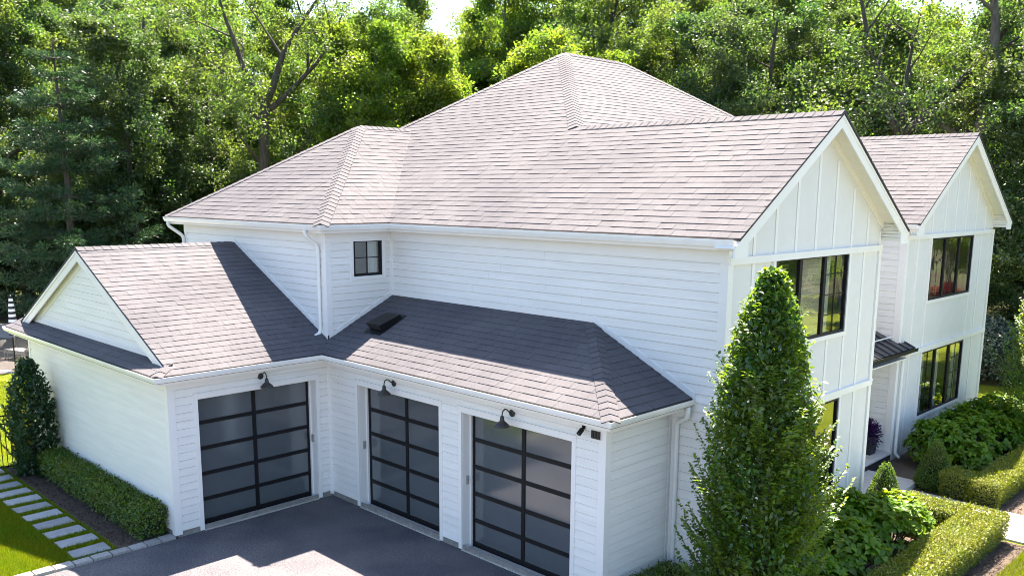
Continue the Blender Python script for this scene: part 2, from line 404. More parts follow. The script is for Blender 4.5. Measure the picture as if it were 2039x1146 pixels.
e = .07   # shingles stop short of the gutter lip
zw = lambda x, y: ZG + MW * (OG - x); zw2 = lambda x, y: ZG + MW * (OG + x + 8.714)
zp = lambda x, y: ZG + .4 * (y + 4.488); zl = lambda x, y: ZG + ML * (y + OG); zlx = lambda x, y: ZG + ML * (9.073 - x)
wing = roof('roof', 'gabled shingle roof of the garage wing', [
    (zw, (0, 1, 0), (-1, 0, MW), (OG - e, -4.066), [[(.19, -4.10), (OG - e, -4.066), (OG - e, -OG + e), (.0, .02), (-4.357, .03), (-4.357, -4.10)], [(OG - e, -4.488 + e), (OG - e, -4.066), (.19, -4.066)]], 1),
    (zw2, (0, 1, 0), (1, 0, MW), (-9.25, -4.066), [[(-9.18, -4.10), (-4.357, -4.10), (-4.357, .03), (-9.18, .03)]], 1),
    (zp, (1, 0, 0), (0, 1, .4), (-9.2, -4.488 + e), [[(-9.2, -4.488 + e), (OG - e, -4.488 + e), (.19, -4.066), (.19, -3.925), (-9.2, -3.925)]], 1)])
lean = roof('roof', 'low shingle roof over the two right garage doors', [
    (zl, (1, 0, 0), (0, 1, ML), (OG, -OG + e), [[(OG - e, -OG + e), (9.003, -OG + e), (6.553, D - .01), (.0, D - .01), (.0, .02)]], 1),
    (zlx, (0, 1, 0), (-1, 0, ML), (9.003, -OG), [[(9.003, -OG + e), (9.003, D - .01), (6.553, D - .01)]], 1)])
zs1 = lambda x, y: ZE + MU * (y + .409); zs2 = lambda x, y: ZE + MU * (.425 - x); zs3 = lambda x, y: ZE + MU * (x + 7.769)
zm = lambda x, y: ZE + MU * (y - 1.538); zmx = lambda x, y: ZE + MU * (6.915 - x); zg1 = lambda x, y: ZR - MU * (y - YR)
small = roof('roof', 'hipped shingle roof over the rear corner block', [
    (zs1, (1, 0, 0), (0, 1, MU), (-7.769, -.409 + e), [[(-7.699, -.409 + e), (.355, -.409 + e), (-3.672, 3.688)]], 1),
    (zs2, (0, 1, 0), (-1, 0, MU), (.425 - e, -.409), [[(.355, -.409 + e), (.355, 1.538 + e), (-3.672, 5.635), (-3.672, 3.688)]], 1),
    (zs3, (0, 1, 0), (1, 0, MU), (-7.699, 0), [[(-7.699, -.339), (-3.672, 3.688), (-3.672, 5.635), (-7.699, 5.635)]], 0)])
zg2 = lambda x, y: ZR2 - .6447 * (YR2 - y); zg2b = lambda x, y: ZR2 - .6447 * (y - YR2)
zn = lambda x, y: ZE + MU * (20.0 - y); zwst = lambda x, y: ZE + MU * (x + 8.605)
main = roof('roof', 'large hipped main roof with the front gable', [
    (zm, (1, 0, 0), (0, 1, MU), (0, 1.538 + e), [[(.355, 1.538 + e), (FX + .035, 1.538 + e), (FX + .035, YR), (-3.274, YR)], [(-3.274, YR), (3.216, YR), (2.818, 5.635), (-3.672, 5.635)], [(-3.672, 5.635), (2.818, 5.635), (-.845, 9.298), (-4.508, 5.635)]], 1),
    (zmx, (0, 1, 0), (-1, 0, MU), (6.915, 5.237), [[(3.216, YR), (6.915, 8.936), (6.915, 12.366), (3.0, 16.1), (-.845, 12.241), (-.845, 9.298)]], 1),
    (zg1, (1, 0, 0), (0, -1, MU), (3, 8.93), [[(3.216, YR), (FX + .035, YR), (FX + .035, 8.93), (6.9, 8.93)]], 1),
    (zn, (1, 0, 0), (0, -1, MU), (0, 20), [[(-8.605, 20), (-.845, 12.241), (6.915, 20)]], 0),
    (zwst, (0, 1, 0), (1, 0, MU), (-8.605, 0), [[(-8.605, 1.538), (-.845, 9.298), (-.845, 12.241), (-8.605, 20)]], 0)])
gab2 = roof('roof', 'shingle roof of the far front gable', [
    (zg2, (1, 0, 0), (0, 1, .6447), (3, 12.366 + e), [[(6.915, 12.366 + e), (F2X + .035, 12.366 + e), (F2X + .035, YR2), (2.94, YR2)]], 1),
    (zg2b, (1, 0, 0), (0, -1, .6447), (3, 20.258), [[(2.94, YR2), (F2X + .035, YR2), (F2X + .035, 20.2), (6.915, 20.2)]], 0)])
dn = lambda zf, dx, dy: (dx, dy, zf(dx, dy) - zf(0, 0))
caps(wing, (-4.357, -4.09, zw(-4.357, 0)), (-4.357, .02, zw(-4.357, 0)), dn(zw, 1, 0), dn(zw2, -1, 0))
caps(lean, (9.02, -.48, zl(0, -.48)), (6.58, 1.955, zl(0, 1.955)), dn(zl, 0, -1), dn(zlx, 1, 0))
caps(wing, (.46, -4.40, zw(.46, 0)), (.17, -4.05, zw(.17, 0)), dn(zw, 1, 0), dn(zp, 0, -1), half=.12)
caps(small, (.37, -.354, zs1(0, -.354)), (-3.672, 3.688, zs1(0, 3.688)), dn(zs1, 0, -1), dn(zs2, 1, 0), half=.2)
caps(small, (-7.7, -.34, zs1(0, -.34)), (-3.672, 3.688, zs1(0, 3.688)), dn(zs1, 0, -1), dn(zs3, -1, 0))
caps(small, (-3.672, 3.7, zs2(-3.672, 0)), (-3.672, 5.6, zs2(-3.672, 0)), dn(zs2, 1, 0), dn(zs3, -1, 0))
caps(main, (3.2, 5.25, zm(0, 5.25)), (-.845, 9.298, zm(0, 9.298)), dn(zm, 0, -1), dn(zmx, 1, 0), half=.21)
caps(main, (-4.5, 5.64, zm(0, 5.64)), (-.845, 9.298, zm(0, 9.298)), dn(zm, 0, -1), dn(zwst, -1, 0))
caps(main, (-.845, 9.3, zm(0, 9.298)), (-.845, 12.24, zm(0, 9.298)), dn(zmx, 1, 0), dn(zwst, -1, 0))
caps(main, (2.9, 15.98, zmx(2.9, 0)), (-.845, 12.241, zmx(-.845, 0)), dn(zmx, 1, 0), dn(zn, 0, 1))
caps(main, (10.03, YR, ZR), (3.25, YR, ZR), dn(zm, 0, -1), dn(zg1, 0, 1))
caps(gab2, (8.97, YR2, ZR2), (3.0, YR2, ZR2), dn(zg2, 0, -1), dn(zg2b, 0, 1))
# the 300 nearest shingles are parts of their roof, all others one mesh
TABS.sort(key=lambda q: q[0])
rest = MB()
for k, (dist, bot, top, part) in enumerate(TABS):
    n = len(bot)
    if k < 300:
        b = MB(); ctr = sum(bot, Vector()) / n
        b.prism([p - ctr for p in bot], [p - ctr for p in top]); me = b.mesh('shingle', M['shingle'])
        link('shingle', me, part, Matrix.Translation(ctr))
    else: rest.prism(bot, top)
o = rest.build('shingles', M['shingle'], house, fix=False); tag(o, kind='stuff')

# ------------------------------------------------------------------ walls
LAP = .1725
def wall(label, m, polys, openings=(), lap=True, z0=.13, th=.12, boards_from=None, boards_to=99, core_m=None, joined=False):
    """core with holes plus lap boards; polys convex in (s,z); openings (s0,s1,z0,z1)"""
    b = MB()
    for p in polys:
        ss = sorted({min(q[0] for q in p), max(q[0] for q in p)} | {v for o in openings for v in (o[0], o[1])})
        zz = sorted({min(q[1] for q in p), max(q[1] for q in p)} | {v for o in openings for v in (o[2], o[3])})
        for i in range(len(ss) - 1):
            for j in range(len(zz) - 1):
                cs, cz = (ss[i] + ss[i + 1]) / 2, (zz[j] + zz[j + 1]) / 2
                if any(o[0] < cs < o[1] and o[2] < cz < o[3] for o in openings): continue
                c = clip([(ss[i], zz[j]), (ss[i + 1], zz[j]), (ss[i + 1], zz[j + 1]), (ss[i], zz[j + 1])], p)
                if c: b.mpoly(m, c, -th, 0)
    wo = b.build('wall', core_m or M['siding'], house); tag(wo, label)
    JB = MB()
    if lap:
        k = 0
        while z0 + k * LAP < min(boards_to, max(q[1] for p in polys for q in p)):
            za, zb = z0 + k * LAP, z0 + (k + 1) * LAP; k += 1
            if boards_from and zb <= boards_from: continue
            for p in polys:
                iv = [(min(q[0] for q in p), max(q[0] for q in p))]
                for o in openings:
                    if o[2] - .1 < (za + zb) / 2 < o[3] + .1:
                        nv = []
                        for a, c in iv:
                            if o[1] <= a or o[0] >= c: nv.append((a, c)); continue
                            if o[0] > a: nv.append((a, o[0]))
                            if o[1] < c: nv.append((o[1], c))
                        iv = nv
                for a, c in iv:
                    cuts = [a]
                    while c - cuts[-1] > 6.5: cuts.append(cuts[-1] + rnd.uniform(2.8, 5.6))
                    cuts.append(c)
                    for u, v in zip(cuts, cuts[1:]):
                        q = clip([(u + .0006, za + .010), (v - .0006, za + .010), (v - .0015, min(zb, boards_to)), (u + .0015, min(zb, boards_to))], p)
                        if not q: continue
                        f = lambda z: .030 - .015 * (z - za) / LAP
                        b = JB if joined else MB()
                        b.prism([m(s, z, .001) for s, z in q], [m(s, z, f(z)) for s, z in q])
                        if not joined: b.build('siding_board', M['siding'], wo)
        if joined: tag(JB.build('siding_boards', M['siding'], wo), kind='stuff')
    return wo
def part(name, m, boxes, mat_, parent=None):
    b = MB()
    for q in boxes: b.mbox(m, *q)
    return b.build(name, mat_, parent or house)

FZ = 3.27   # top of garage siding under the frieze
mA, mB, mC, mD = RX(0), RY(0), RX(BX), RY(D)
D1 = (-3.36, -.405); DD2 = (1.20, 4.10); DD3 = (4.805, 7.79); DZ = 2.985
wA = wall('lap sided wall with the left garage door', mA, [[(-AY, 0), (0, 0), (0, 3.46), (-AY, 3.46)]], [(D1[0], D1[1], -.1, DZ)], boards_to=FZ)
wB = wall('lap sided wall with two garage doors', mB, [[(0, 0), (BX, 0), (BX, 3.46), (0, 3.46)]], [(DD2[0], DD2[1], -.1, DZ), (DD3[0], DD3[1], -.1, DZ)], boards_to=FZ)
wC = wall('narrow end wall of the garage beside the downspout', mC, [[(0, 0), (D, 0), (D, 3.46), (0, 3.46)]], boards_to=FZ)
mG = RY(-AY); wG = wall('end wall of the garage wing behind the low hedge', mG, [[(-8.714, 0), (0, 0), (0, 3.46), (-8.714, 3.46)]], boards_to=FZ)
mT = RY(-3.919); wT = wall('lap sided gable triangle above the skirt roof', mT, [[(-8.9, 3.6), (.19, 3.6), (-4.357, 5.86)]], z0=3.92)
zd = lambda s: ZG + ML * (D + OG)
wD = wall('long upper wall above the low garage roof', mD, [[(0, 3.58), (G, 3.58), (G, 6.43), (0, 6.43)], [(BX, 0), (G, 0), (G, 3.58), (BX, 3.58)]], boards_to=6.2)
mL = RY(D2); wL = wall('upper wall beside the garage wing ridge', mL, [[(-7.3, 3.4), (E0, 3.4), (E0, 6.43), (-7.3, 6.43)]], boards_to=6.2, boards_from=3.9)
mS = RX(E0); SW = (.80, 1.665, 5.35, 6.24)
wS = wall('short upper wall with the small window', mS, [[(D2, 3.4), (D, 3.4), (D, 6.43), (D2, 6.43)]], [(SW[0] - .02, SW[1] + .02, SW[2] - .02, SW[3] + .02)], boards_to=6.2, boards_from=3.8)
mP = RY(Y2L); wP = wall('side wall of the far gable beside the porch', mP, [[(2, 0), (G2, 0), (G2, 6.43), (2, 6.43)]], boards_to=6.2, joined=True)
m1, m2 = RX(G), RX(G2)
W1 = (3.656, 6.83, 4.47, 6.18); W1L = (3.656, 6.83, .95, 3.0); W2 = (14.56, 18.03, 4.41, 6.185); W2L = (14.51, 17.97, 1.0, 2.91)
gabp = lambda yl, yr_, yc, zt, sl: [(yl, 0), (yr_, 0), (yr_, zt - sl * (yr_ - yc)), (yc, zt), (yl, zt - sl * (yc - yl))]
w1 = wall('board and batten front of the near gable', m1, [gabp(D, YG, YR, ZR - .1, MU)], [W1, W1L], lap=False, core_m=M['panel'])
w2 = wall('board and batten front of the far gable', m2, [gabp(Y2L, Y2R, YR2, ZR2 - .1, .6447)], [W2, W2L], lap=False, core_m=M['panel'])
# plain closing walls on the sides the photograph does not face
b = MB(); b.box(-8.714, -8.6, -AY + .12, 0, 0, 3.5); b.box(-7.3, -7.2, .17, 6, 3.4, 6.43); b.box(-8.2, -8.1, 2, 19.6, 0, 6.43); b.box(-8.2, 6.5, 19.55, 19.65, 0, 6.43)
b.box(2, G2 - .13, Y2R - .12, Y2R, 0, 6.43); b.box(6.4, 6.5, YG - .12, Y2L, .2, 6.43); b.box(6.4, G - .13, YG - .12, YG, 0, 6.43)
b.box(-8.7, -7.2, 0, .1, 0, 4.2); b.box(-8.2, -7.2, 1.9, 2.0, 0, 6.43)
tag(b.build('wall', M['siding'], house), 'plain rear walls of the house')
b = MB(); b.box(-8.1, G - .12, D + .13, YG - .13, .18, .2); b.box(-8.1, G2 - .12, YG, Y2R - .13, .18, .21); b.box(0, G - .12, D + .13, YG - .13, 3.25, 3.3); b.box(0, G2 - .12, Y2L + .13, Y2R - .13, 3.25, 3.3)
b.build('floor', M['wood'], house)
b = MB(); b.box(5.2, 5.3, D + .2, YG - .2, .2, 6.4); b.build('inner_wall', M['inwall'], house)
b = MB(); b.box(4.2, 4.3, Y2L + .2, Y2R - .2, .2, 6.4); b.build('inner_wall', M['inwall'], house)

def trimset(name, boxes):      # each trim board its own part
    for m, q in boxes:
        part(name, m, [q], M['trim'])
cb = .125
trimset('corner_board', [
    (mA, (-AY - .036, -AY + cb, .06, FZ + .01, -.04, .036)), (mG, (-cb, -.042, .06, FZ + .01, .0, .031)),
    (mA, (-.07, -.0, .06, FZ, .0, .034)), (mB, (.034, .09, .06, FZ, .0, .034)),
    (mB, (BX - cb, BX + .036, .06, FZ + .01, -.04, .036)), (mC, (0.042, cb, .06, FZ + .01, .0, .031)), (mC, (D - .10, D - .034, .06, FZ, .0, .034)),
    (mD, (BX + .036, BX + .10, .1, 3.45, 0, .03)),
    (mL, (E0 - cb, E0 + .036, 3.86, 6.2, -.04, .036)), (mS, (D2 + .042, D2 + cb, 3.86, 6.2, .0, .034)), (mL, (-7.3, -7.17, 5.6, 6.2, 0, .034)),
    (mS, (D - .08, D - .034, 4.78, 6.2, .0, .034)), (mD, (E0 + .034, E0 + .09, 4.84, 6.2, .0, .034)),
    (mD, (G - cb, G + .044, .1, 6.2, -.04, .036)), (m1, (D + .042, D + .14, .1, 6.15, .0, .04)), (m1, (YG - .13, YG, .1, 6.15, .0, .04)),
    (mP, (G2 - .14, G2 + .044, .25, 6.2, -.04, .036)), (m2, (Y2L + .042, Y2L + .14, .1, 6.2, .0, .04)), (m2, (Y2R - .12, Y2R + .03, .1, 6.2, .0, .04)),
    (mG, (-8.714, -8.6, .06, FZ, 0, .034))])
trimset('frieze_board', [
    (mA, (-AY, -.036, FZ, 3.45, .0, .045)), (mB, (.046, BX, FZ, 3.45, .0, .045)), (mC, (-.04, D, FZ, 3.45, .0, .045)), (mG, (-8.7, .04, FZ, 3.45, .0, .04)),
    (mL, (-7.3, E0 + .04, 6.2, 6.43, .0, .045)), (mS, (D2, D - .046, 6.2, 6.43, .0, .04)), (mD, (E0 + .046, G + .045, 6.2, 6.43, .0, .045)), (mP, (2, G2 + .04, 6.2, 6.43, 0, .045))])
trimset('band_board', [(m1, (D, YG, 6.15, 6.28, .0, .06)), (m1, (D, YG, 3.04, 3.17, .0, .06)), (m2, (Y2L, Y2R, 6.2, 6.32, .0, .06)), (m2, (Y2L, Y2R, 2.95, 3.07, .0, .06))])
def battens(m, wo, ys, z0, z1f):
    for yv in ys:
        z1 = z1f(yv)
        if z1 - z0 > .1: part('batten', m, [(yv - .044, yv + .044, z0, z1, .0, .016)], M['trim'], wo)
g1top = lambda y_: ZR - .36 - MU * abs(y_ - YR); g2top = lambda y_: ZR2 - .36 - .6447 * abs(y_ - YR2)
battens(m1, w1, [2.05, 2.86, 3.645, 4.44, 5.27, 6.07, 6.92, 7.72, 8.40], 6.28, g1top)
battens(m1, w1, [2.86, 7.63], 3.17, lambda y_: 6.15); battens(m1, w1, [3.62, 4.44, 5.27, 6.07, 6.87], 3.17, lambda y_: 4.36)
battens(m1, w1, [2.86, 7.63], .1, lambda y_: 3.04); battens(m1, w1, [3.62, 4.44, 5.27, 6.07, 6.87], .1, lambda y_: .86)
battens(m2, w2, [13.0, 13.66, 14.52, 15.47, 16.33, 17.2, 18.1, 18.99], 6.32, g2top)
battens(m2, w2, [13.6, 18.79], 3.07, lambda y_: 6.2); battens(m2, w2, [14.52, 18.05], 3.07, lambda y_: 4.31)
battens(m2, w2, [13.6, 18.79], .1, lambda y_: 2.95); battens(m2, w2, [14.5, 15.4, 16.25, 17.1, 18.0], .1, lambda y_: .9)
b = MB(); b.mbox(mA, -AY + .02, -.02, 0, .12, .001, .012); b.mbox(mB, .02, BX - .02, 0, .12, .001, .012); b.mbox(mC, .02, D, 0, .12, .001, .012); b.mbox(mG, -8.7, -.02, 0, .12, .001, .012); b.build('foundation', M['found'], house)

# flashing boards where low roofs meet walls
def strip(m, pts, wdt, th=.045, name='flashing_board'):
    for (a, c) in zip(pts, pts[1:]):
        b = MB(); b.mpoly(m, [a, c, (c[0], c[1] + wdt), (a[0], a[1] + wdt)], .0, th); b.build(name, M['trim'], house)
strip(mL, [(-4.34, zw(-4.34, 0) + .0), (E0 + .045, zw(E0 + .045, 0))], .11)
strip(mS, [(D2 - .04, zl(0, D2 - .04)), (D - .045, zl(0, D - .045))], .11)
strip(mD, [(E0 + .045, zl(0, D)), (6.553, zl(0, D))], .12); strip(mD, [(6.553, zl(0, D)), (9.06, zlx(9.06, 0))], .12)
strip(mT, [(-9.0, zp(0, -3.919)), (-.3, zp(0, -3.919))], .10)

# gutters, fascia, soffits
GP = [(0, 0), (-.006, -.05), (-.035, -.125), (-.115, -.125), (-.115, .0), (-.107, .0), (-.105, -.1), (-.045, -.1), (-.018, -.045), (-.010, .0)]
def eave(path, z, og, gutter=True):
    if gutter: b = MB(); b.sweep(path, GP, z + .026); b.build('gutter', M['gutter'], house)
    b = MB(); b.sweep(path, [(-.12, .01), (-.145, .01), (-.145, -.165), (-.12, -.165)], z); b.build('fascia', M['trim'], house)
    b = MB(); b.sweep(path, [(-.146, -.155), (-og + .002, -.155), (-og + .002, -.172), (-.146, -.172)], z); b.build('soffit', M['soffit'], house)
eave([(-9.25, .0), (-9.25, -4.488), (OG, -4.488), (OG, -OG), (9.073, -OG), (9.073, D - .005)], ZG, .5)
eave([(-7.769, 1.5), (-7.769, -.409), (.425, -.409), (.425, 1.538), (FX - .06, 1.538)], ZE, .44)
eave([(6.92, 12.366), (F2X - .03, 12.366)], ZE, .36); eave([(F2X - .02, 20.258), (4, 20.258)], ZE, .36); eave([(FX - .06, 8.936), (6.9, 8.936)], ZE, .44)
b = MB()
for path in ([(-9.25, .0), (-9.25, -4.488), (OG, -4.488), (OG, -OG), (9.073, -OG), (9.073, D - .01)],):
    b.sweep(path, [(-.03, -.085), (-.1, -.085), (-.1, -.095), (-.03, -.095)], ZG)
b.build('gutter_debris', M['gutterin'], house)

# rakes: barge boards, sloped soffits and boxed returns
def rake(m, o_front, o_wall, yc, zt, sl, yl, yr_, bw=.25, ret=True, fr=.16, soffit=M['soffit']):
    k = math.sqrt(1 + sl * sl)
    for sgn, ye in ((-1, yl), (1, yr_)):
        zf = lambda yv: zt - sl * abs(yv - yc)
        vd = bw * k
        ze_ = zf(ye)
        if ret: pts = [(yc, zt - .052), (ye, ze_ - .052), (ye, ze_ - .27), (ye - sgn * .43, ze_ - .27), (ye - sgn * .43, zf(ye - sgn * .43) - vd), (yc, zt - vd)]
        else: pts = [(yc, zt - .052), (ye, ze_ - .052), (ye, ze_ - vd), (yc, zt - vd)]
        b = MB(); b.mpoly(m, pts, o_front - .03, o_front); b.build('rake_board', M['trim'], house)
        b = MB(); b.mpoly(m, [(yc, zt - .053), (ye, ze_ - .053), (ye, ze_ - .11), (yc, zt - .11)], o_front, o_front + .018); b.build('rake_trim', M['trim'], house)
        b = MB()
        n = int(abs(ye - yc) * k / .1)
        for i in range(n):
            ya, yb = yc + (ye - yc) * (i + .06) / n, yc + (ye - yc) * (i + 1) / n
            b.mpoly(m, [(ya, zf(ya) - .09), (yb, zf(yb) - .09), (yb, zf(yb) - .105), (ya, zf(ya) - .105)], o_wall, o_front - .031)
        b.build('soffit', soffit, house)
        b = MB(); b.mpoly(m, [(yc, zt - .07), (ye - sgn * .4, zf(ye - sgn * .4) - .07), (ye - sgn * .4, zf(ye - sgn * .4) - .07 - fr * k), (yc, zt - .07 - fr * k)], o_wall + .002, o_wall + .04); b.build('rake_frieze', soffit, house)
        if ret and sgn > 0:
            b = MB(); y0, y1 = sorted((ye - sgn * .02, ye - sgn * .46))
            nb = 5
            for i in range(nb): b.mbox(m, y0, y1, ze_ - .2 + i * .075, ze_ - .2 + i * .075 + .068, o_wall - .02, o_front - .032)
            b.build('return_box', soffit, house)
rake(m1, FX - G, .0, YR, ZR, MU, 1.538 - .03, 8.936 + .03)
rake(m2, F2X - G2, .0, YR2, ZR2, .6447, 12.40, 20.27)
rake(RY(-3.919), .165, .0, -4.357, zw(-4.357, 0), MW, -8.75, .17, bw=.27, ret=False, fr=.30)

# garage doors
def garage_door(m, s0, s1, rec, label, jamb_side):
    dr = node('garage_door', m((s0 + s1) / 2, 0, 0), house); tag(dr, label)
    z0, z1 = .03, 2.95; s0i, s1i = s0 + .01, s1 - .01; o1 = -rec; o0 = -rec - .05
    W_ = s1i - s0i; st = .07; rl = .085; sm = (s0i + s1i) / 2; H = (z1 - z0) / 5
    part('frame', m, [(s0i, s0i + st, z0, z1, o0, o1), (s1i - st, s1i, z0, z1, o0, o1), (s0i + st, s1i - st, z1 - .05, z1, o0, o1)], M['black'], dr)
    part('stile', m, [(sm - .045, sm + .045, z0, z1 - .05, o0, o1 - .002)], M['black'], dr)
    for k in range(5):
        za = z0 + k * H
        for a, c in ((s0i + st, sm - .045), (sm + .045, s1i - st)):
            part('rail', m, [(a, c, za - (rl / 2 if k else 0), za + (rl / 2 if k else rl * 1.35), o0, o1 - .004)], M['black'], dr)
            part('pane', m, [(a - .01, c + .01, za + .03, za + H - .03, o0 + .01, o1 - .022)], M['garageglass'], dr)
    # jambs, head, trim, sill
    part('jamb', m, [(s0 - .02, s0 + .003, 0.02, DZ - .023, -rec - .06, .002), (s1 - .003, s1 + .02, .02, DZ - .023, -rec - .06, .002), (s0 - .02, s1 + .02, DZ - .023, DZ + .002, -rec - .06, .002)], M['trim'], dr)
    for q in ((s0, s0 + .03), (s1 - .03, s1)): part('door_stop', m, [(q[0], q[1], .02, DZ - .02, -rec + .002, -rec + .05)], M['trim'], dr)
    tw = .095
    part('trim', m, [(s0 - tw, s0, .03, DZ, -.005, .04)], M['trim'], dr); part('trim', m, [(s1, s1 + tw, .03, DZ, -.005, .04)], M['trim'], dr)
    part('trim', m, [(s0 - tw, s1 + tw, DZ, DZ + .11, -.005, .042)], M['trim'], dr); part('drip_cap', m, [(s0 - tw - .02, s1 + tw + .02, DZ + .11, DZ + .125, 0, .065)], M['trim'], dr)
    part('sill', m, [(s0, s1, -.02, .028, -rec - .2, .045)], M['concrete'], dr)
    js = s1 - .012 if jamb_side > 0 else s0 + .0
    part('sensor', m, [(js - (.03 if jamb_side > 0 else -.0), js + (.0 if jamb_side > 0 else .03), 1.42, 1.60, -rec + .10, -rec + .17)], M['kerb'], dr)
garage_door(mA, D1[0], D1[1], .26, 'left garage door of dark frosted panes, nearest the hedge', 1)
garage_door(mB, DD2[0], DD2[1], .25, 'middle garage door of dark frosted panes in the inner corner', -1)
garage_door(mB, DD3[0], DD3[1], .25, 'right garage door of dark frosted panes beside the camera', -1)

def window(m, q, units, label, deep=.06, munt=(), curtains=(), blinds=(), fw=.055, rows=4):
    s0, s1, z0, z1 = q; wd = node('window', m((s0 + s1) / 2, z0, 0), house); tag(wd, label)
    f0, f1 = -.05, .02
    part('frame', m, [(s0, s1, z1 - fw, z1, f0, f1), (s0, s1, z0, z0 + fw, f0, f1), (s0, s0 + fw, z0 + fw, z1 - fw, f0, f1), (s1 - fw, s1, z0 + fw, z1 - fw, f0, f1)], M['black'], wd)
    U = (s1 - s0) / units
    for k in range(1, units): part('mullion', m, [(s0 + U * k - .055, s0 + U * k + .055, z0 + fw, z1 - fw, f0, f1 - .003)], M['black'], wd)
    for k in range(units):
        a, c = s0 + U * k + .05, s0 + U * (k + 1) - .05
        part('pane', m, [(a, c, z0 + .05, z1 - .05, -.022, -.016)], M['glass'], wd)
        if k in munt:
            part('muntin', m, [((a + c) / 2 - .01, (a + c) / 2 + .01, z0 + fw, z1 - fw, -.014, -.002)], M['black'], wd)
            for j in range(1, rows): part('muntin', m, [(a, c, z0 + (z1 - z0) * j / rows - .01, z0 + (z1 - z0) * j / rows + .01, -.014, -.004)], M['black'], wd)
    for a, c in curtains:
        b = MB(); n = max(6, int((c - a) / .06)); pr = []
        for i in range(n + 1): pr.append((a + (c - a) * i / n, -.11 + .035 * math.sin(i * 2.1)))
        for i in range(n):
            b.prism([m(pr[i][0], z0 - .3, pr[i][1]), m(pr[i + 1][0], z0 - .3, pr[i + 1][1]), m(pr[i + 1][0], z0 - .3, pr[i + 1][1] - .01), m(pr[i][0], z0 - .3, pr[i][1] - .01)],
                    [m(pr[i][0], z1 + .05, pr[i][1]), m(pr[i + 1][0], z1 + .05, pr[i + 1][1]), m(pr[i + 1][0], z1 + .05, pr[i + 1][1] - .01), m(pr[i][0], z1 + .05, pr[i][1] - .01)])
        b.build('curtain', M['curtain'], wd)
    for a, c in blinds:
        b = MB(); n = int((z1 - z0) / .045)
        for i in range(n):
            za = z0 + i * (z1 - z0) / n; b.mbox(m, a, c, za + .006, za + (z1 - z0) / n, -.045 - .006 * (i % 2), -.035)
        b.build('blind', M['blind'], wd)
    t = .09
    for nm, bx in (('window_trim', (s0 - t, s0, z0 - t, z1, -.02, .042)), ('window_trim', (s1, s1 + t, z0 - t, z1, -.02, .042)), ('window_trim', (s0, s1, z0 - t, z0, -.02, .042)), ('window_trim', (s0 - t, s1 + t, z1, min(z1 + t, z1 + t), -.02, .0415))):
        part(nm, m, [bx], M['trim'], wd)
window(mS, SW, 1, 'small square black framed window with a white curtain', curtains=[(1.30, 1.6)], fw=.06, munt=(0,), rows=2)
window(m1, W1, 3, 'upper triple window of the near gable with a woven blind', munt=(2,), curtains=[(5.95, 6.25)], blinds=[(4.76, 5.68)])
window(m1, W1L, 3, 'lower triple window of the near gable behind the columnar tree', curtains=[(3.8, 4.1)])
window(m2, W2, 3, 'upper triple window of the far gable reflecting trees')
window(m2, W2L, 3, 'lower triple window of the far gable with gridded panes', munt=(0, 2), curtains=[(14.7, 15.1), (15.9, 16.3), (17.4, 17.8)])
b = MB(); b.box(E0 - 1.2, E0 - .3, D2 + .15, D - .15, 4.6, 4.7); b.build('inner_wall', M['inwall'], house)

# downspouts
def spout(pts, r_=.045):
    b = MB(); b.smooth = True; out_ = []
    P = [Vector(p) for p in pts]
    for i, p in enumerate(P):
        if 0 < i < len(P) - 1:
            a = (P[i - 1] - p); c = (P[i + 1] - p); ra = min(.1, a.length * .45); rc = min(.1, c.length * .45)
            A, Cc = p + a.normalized() * ra, p + c.normalized() * rc
            for t in (0, .25, .5, .75, 1): out_.append(A * (1 - t) ** 2 + p * 2 * t * (1 - t) + Cc * t * t)
        else: out_.append(p)
    b.tube(out_, r_, 10); b.build('downspout', M['gutter'], house)
spout([(-7.55, -.36, 6.5), (-7.55, -.36, 6.38), (-7.28, -.04, 6.08), (-7.28, -.04, 5.0)])
spout([(-.30, -.35, 6.5), (-.30, -.35, 6.38), (-.27, -.03, 6.10), (-.27, -.03, 4.02), (-.24, -.22, 3.97)])
spout([(9.02, 1.8, 3.52), (9.02, 1.8, 3.3), (8.72, 1.91, 3.16), (8.72, 1.91, .15), (8.85, 1.8, .1)])
spout([(8.78, 13.0, 3.24), (8.78, 13.0, 3.12), (8.62, 12.96, 2.95), (8.62, 12.96, .2), (8.75, 12.96, .12)])
spout([(9.72, 1.7, 6.5), (9.72, 1.7, 6.45)], .03)
# porch: standing seam roof, step and landing
zpr = lambda x, y: 3.454 - .45 * (x - 8.406)
b = MB(); deck(b, [(6.5, YG + .0), (8.86, YG), (8.86, 13.08), (8.53, 13.08), (8.53, Y2L - .04), (6.5, Y2L - .04)][:2] + [(8.86, 13.08), (8.57, 13.08), (8.57, Y2L - .05), (6.5, Y2L - .05)], zpr, .06)
pr = b.build('roof', M['metalroof'], house); tag(pr, 'small dark standing seam metal roof over the porch')
yv = YG + .2
while yv < 13.1:
    x0 = 6.5 if yv < Y2L - .06 else 8.57
    b = MB(); b.prism([(x0, yv - .012, zpr(x0, 0)), (8.87, yv - .012, zpr(8.87, 0)), (8.87, yv + .012, zpr(8.87, 0)), (x0, yv + .012, zpr(x0, 0))], [(x0, yv - .012, zpr(x0, 0) + .035), (8.87, yv - .012, zpr(8.87, 0) + .035), (8.87, yv + .012, zpr(8.87, 0) + .035), (x0, yv + .012, zpr(x0, 0) + .035)]); b.build('seam', M['metalroof'], pr); yv += .4
b = MB(); b.tube([(8.36, YG + .05, zpr(8.36, 0) + .07), (8.36, Y2L - .04, zpr(8.36, 0) + .07)], .018, 8); b.build('snow_rail', M['gutter'], pr)
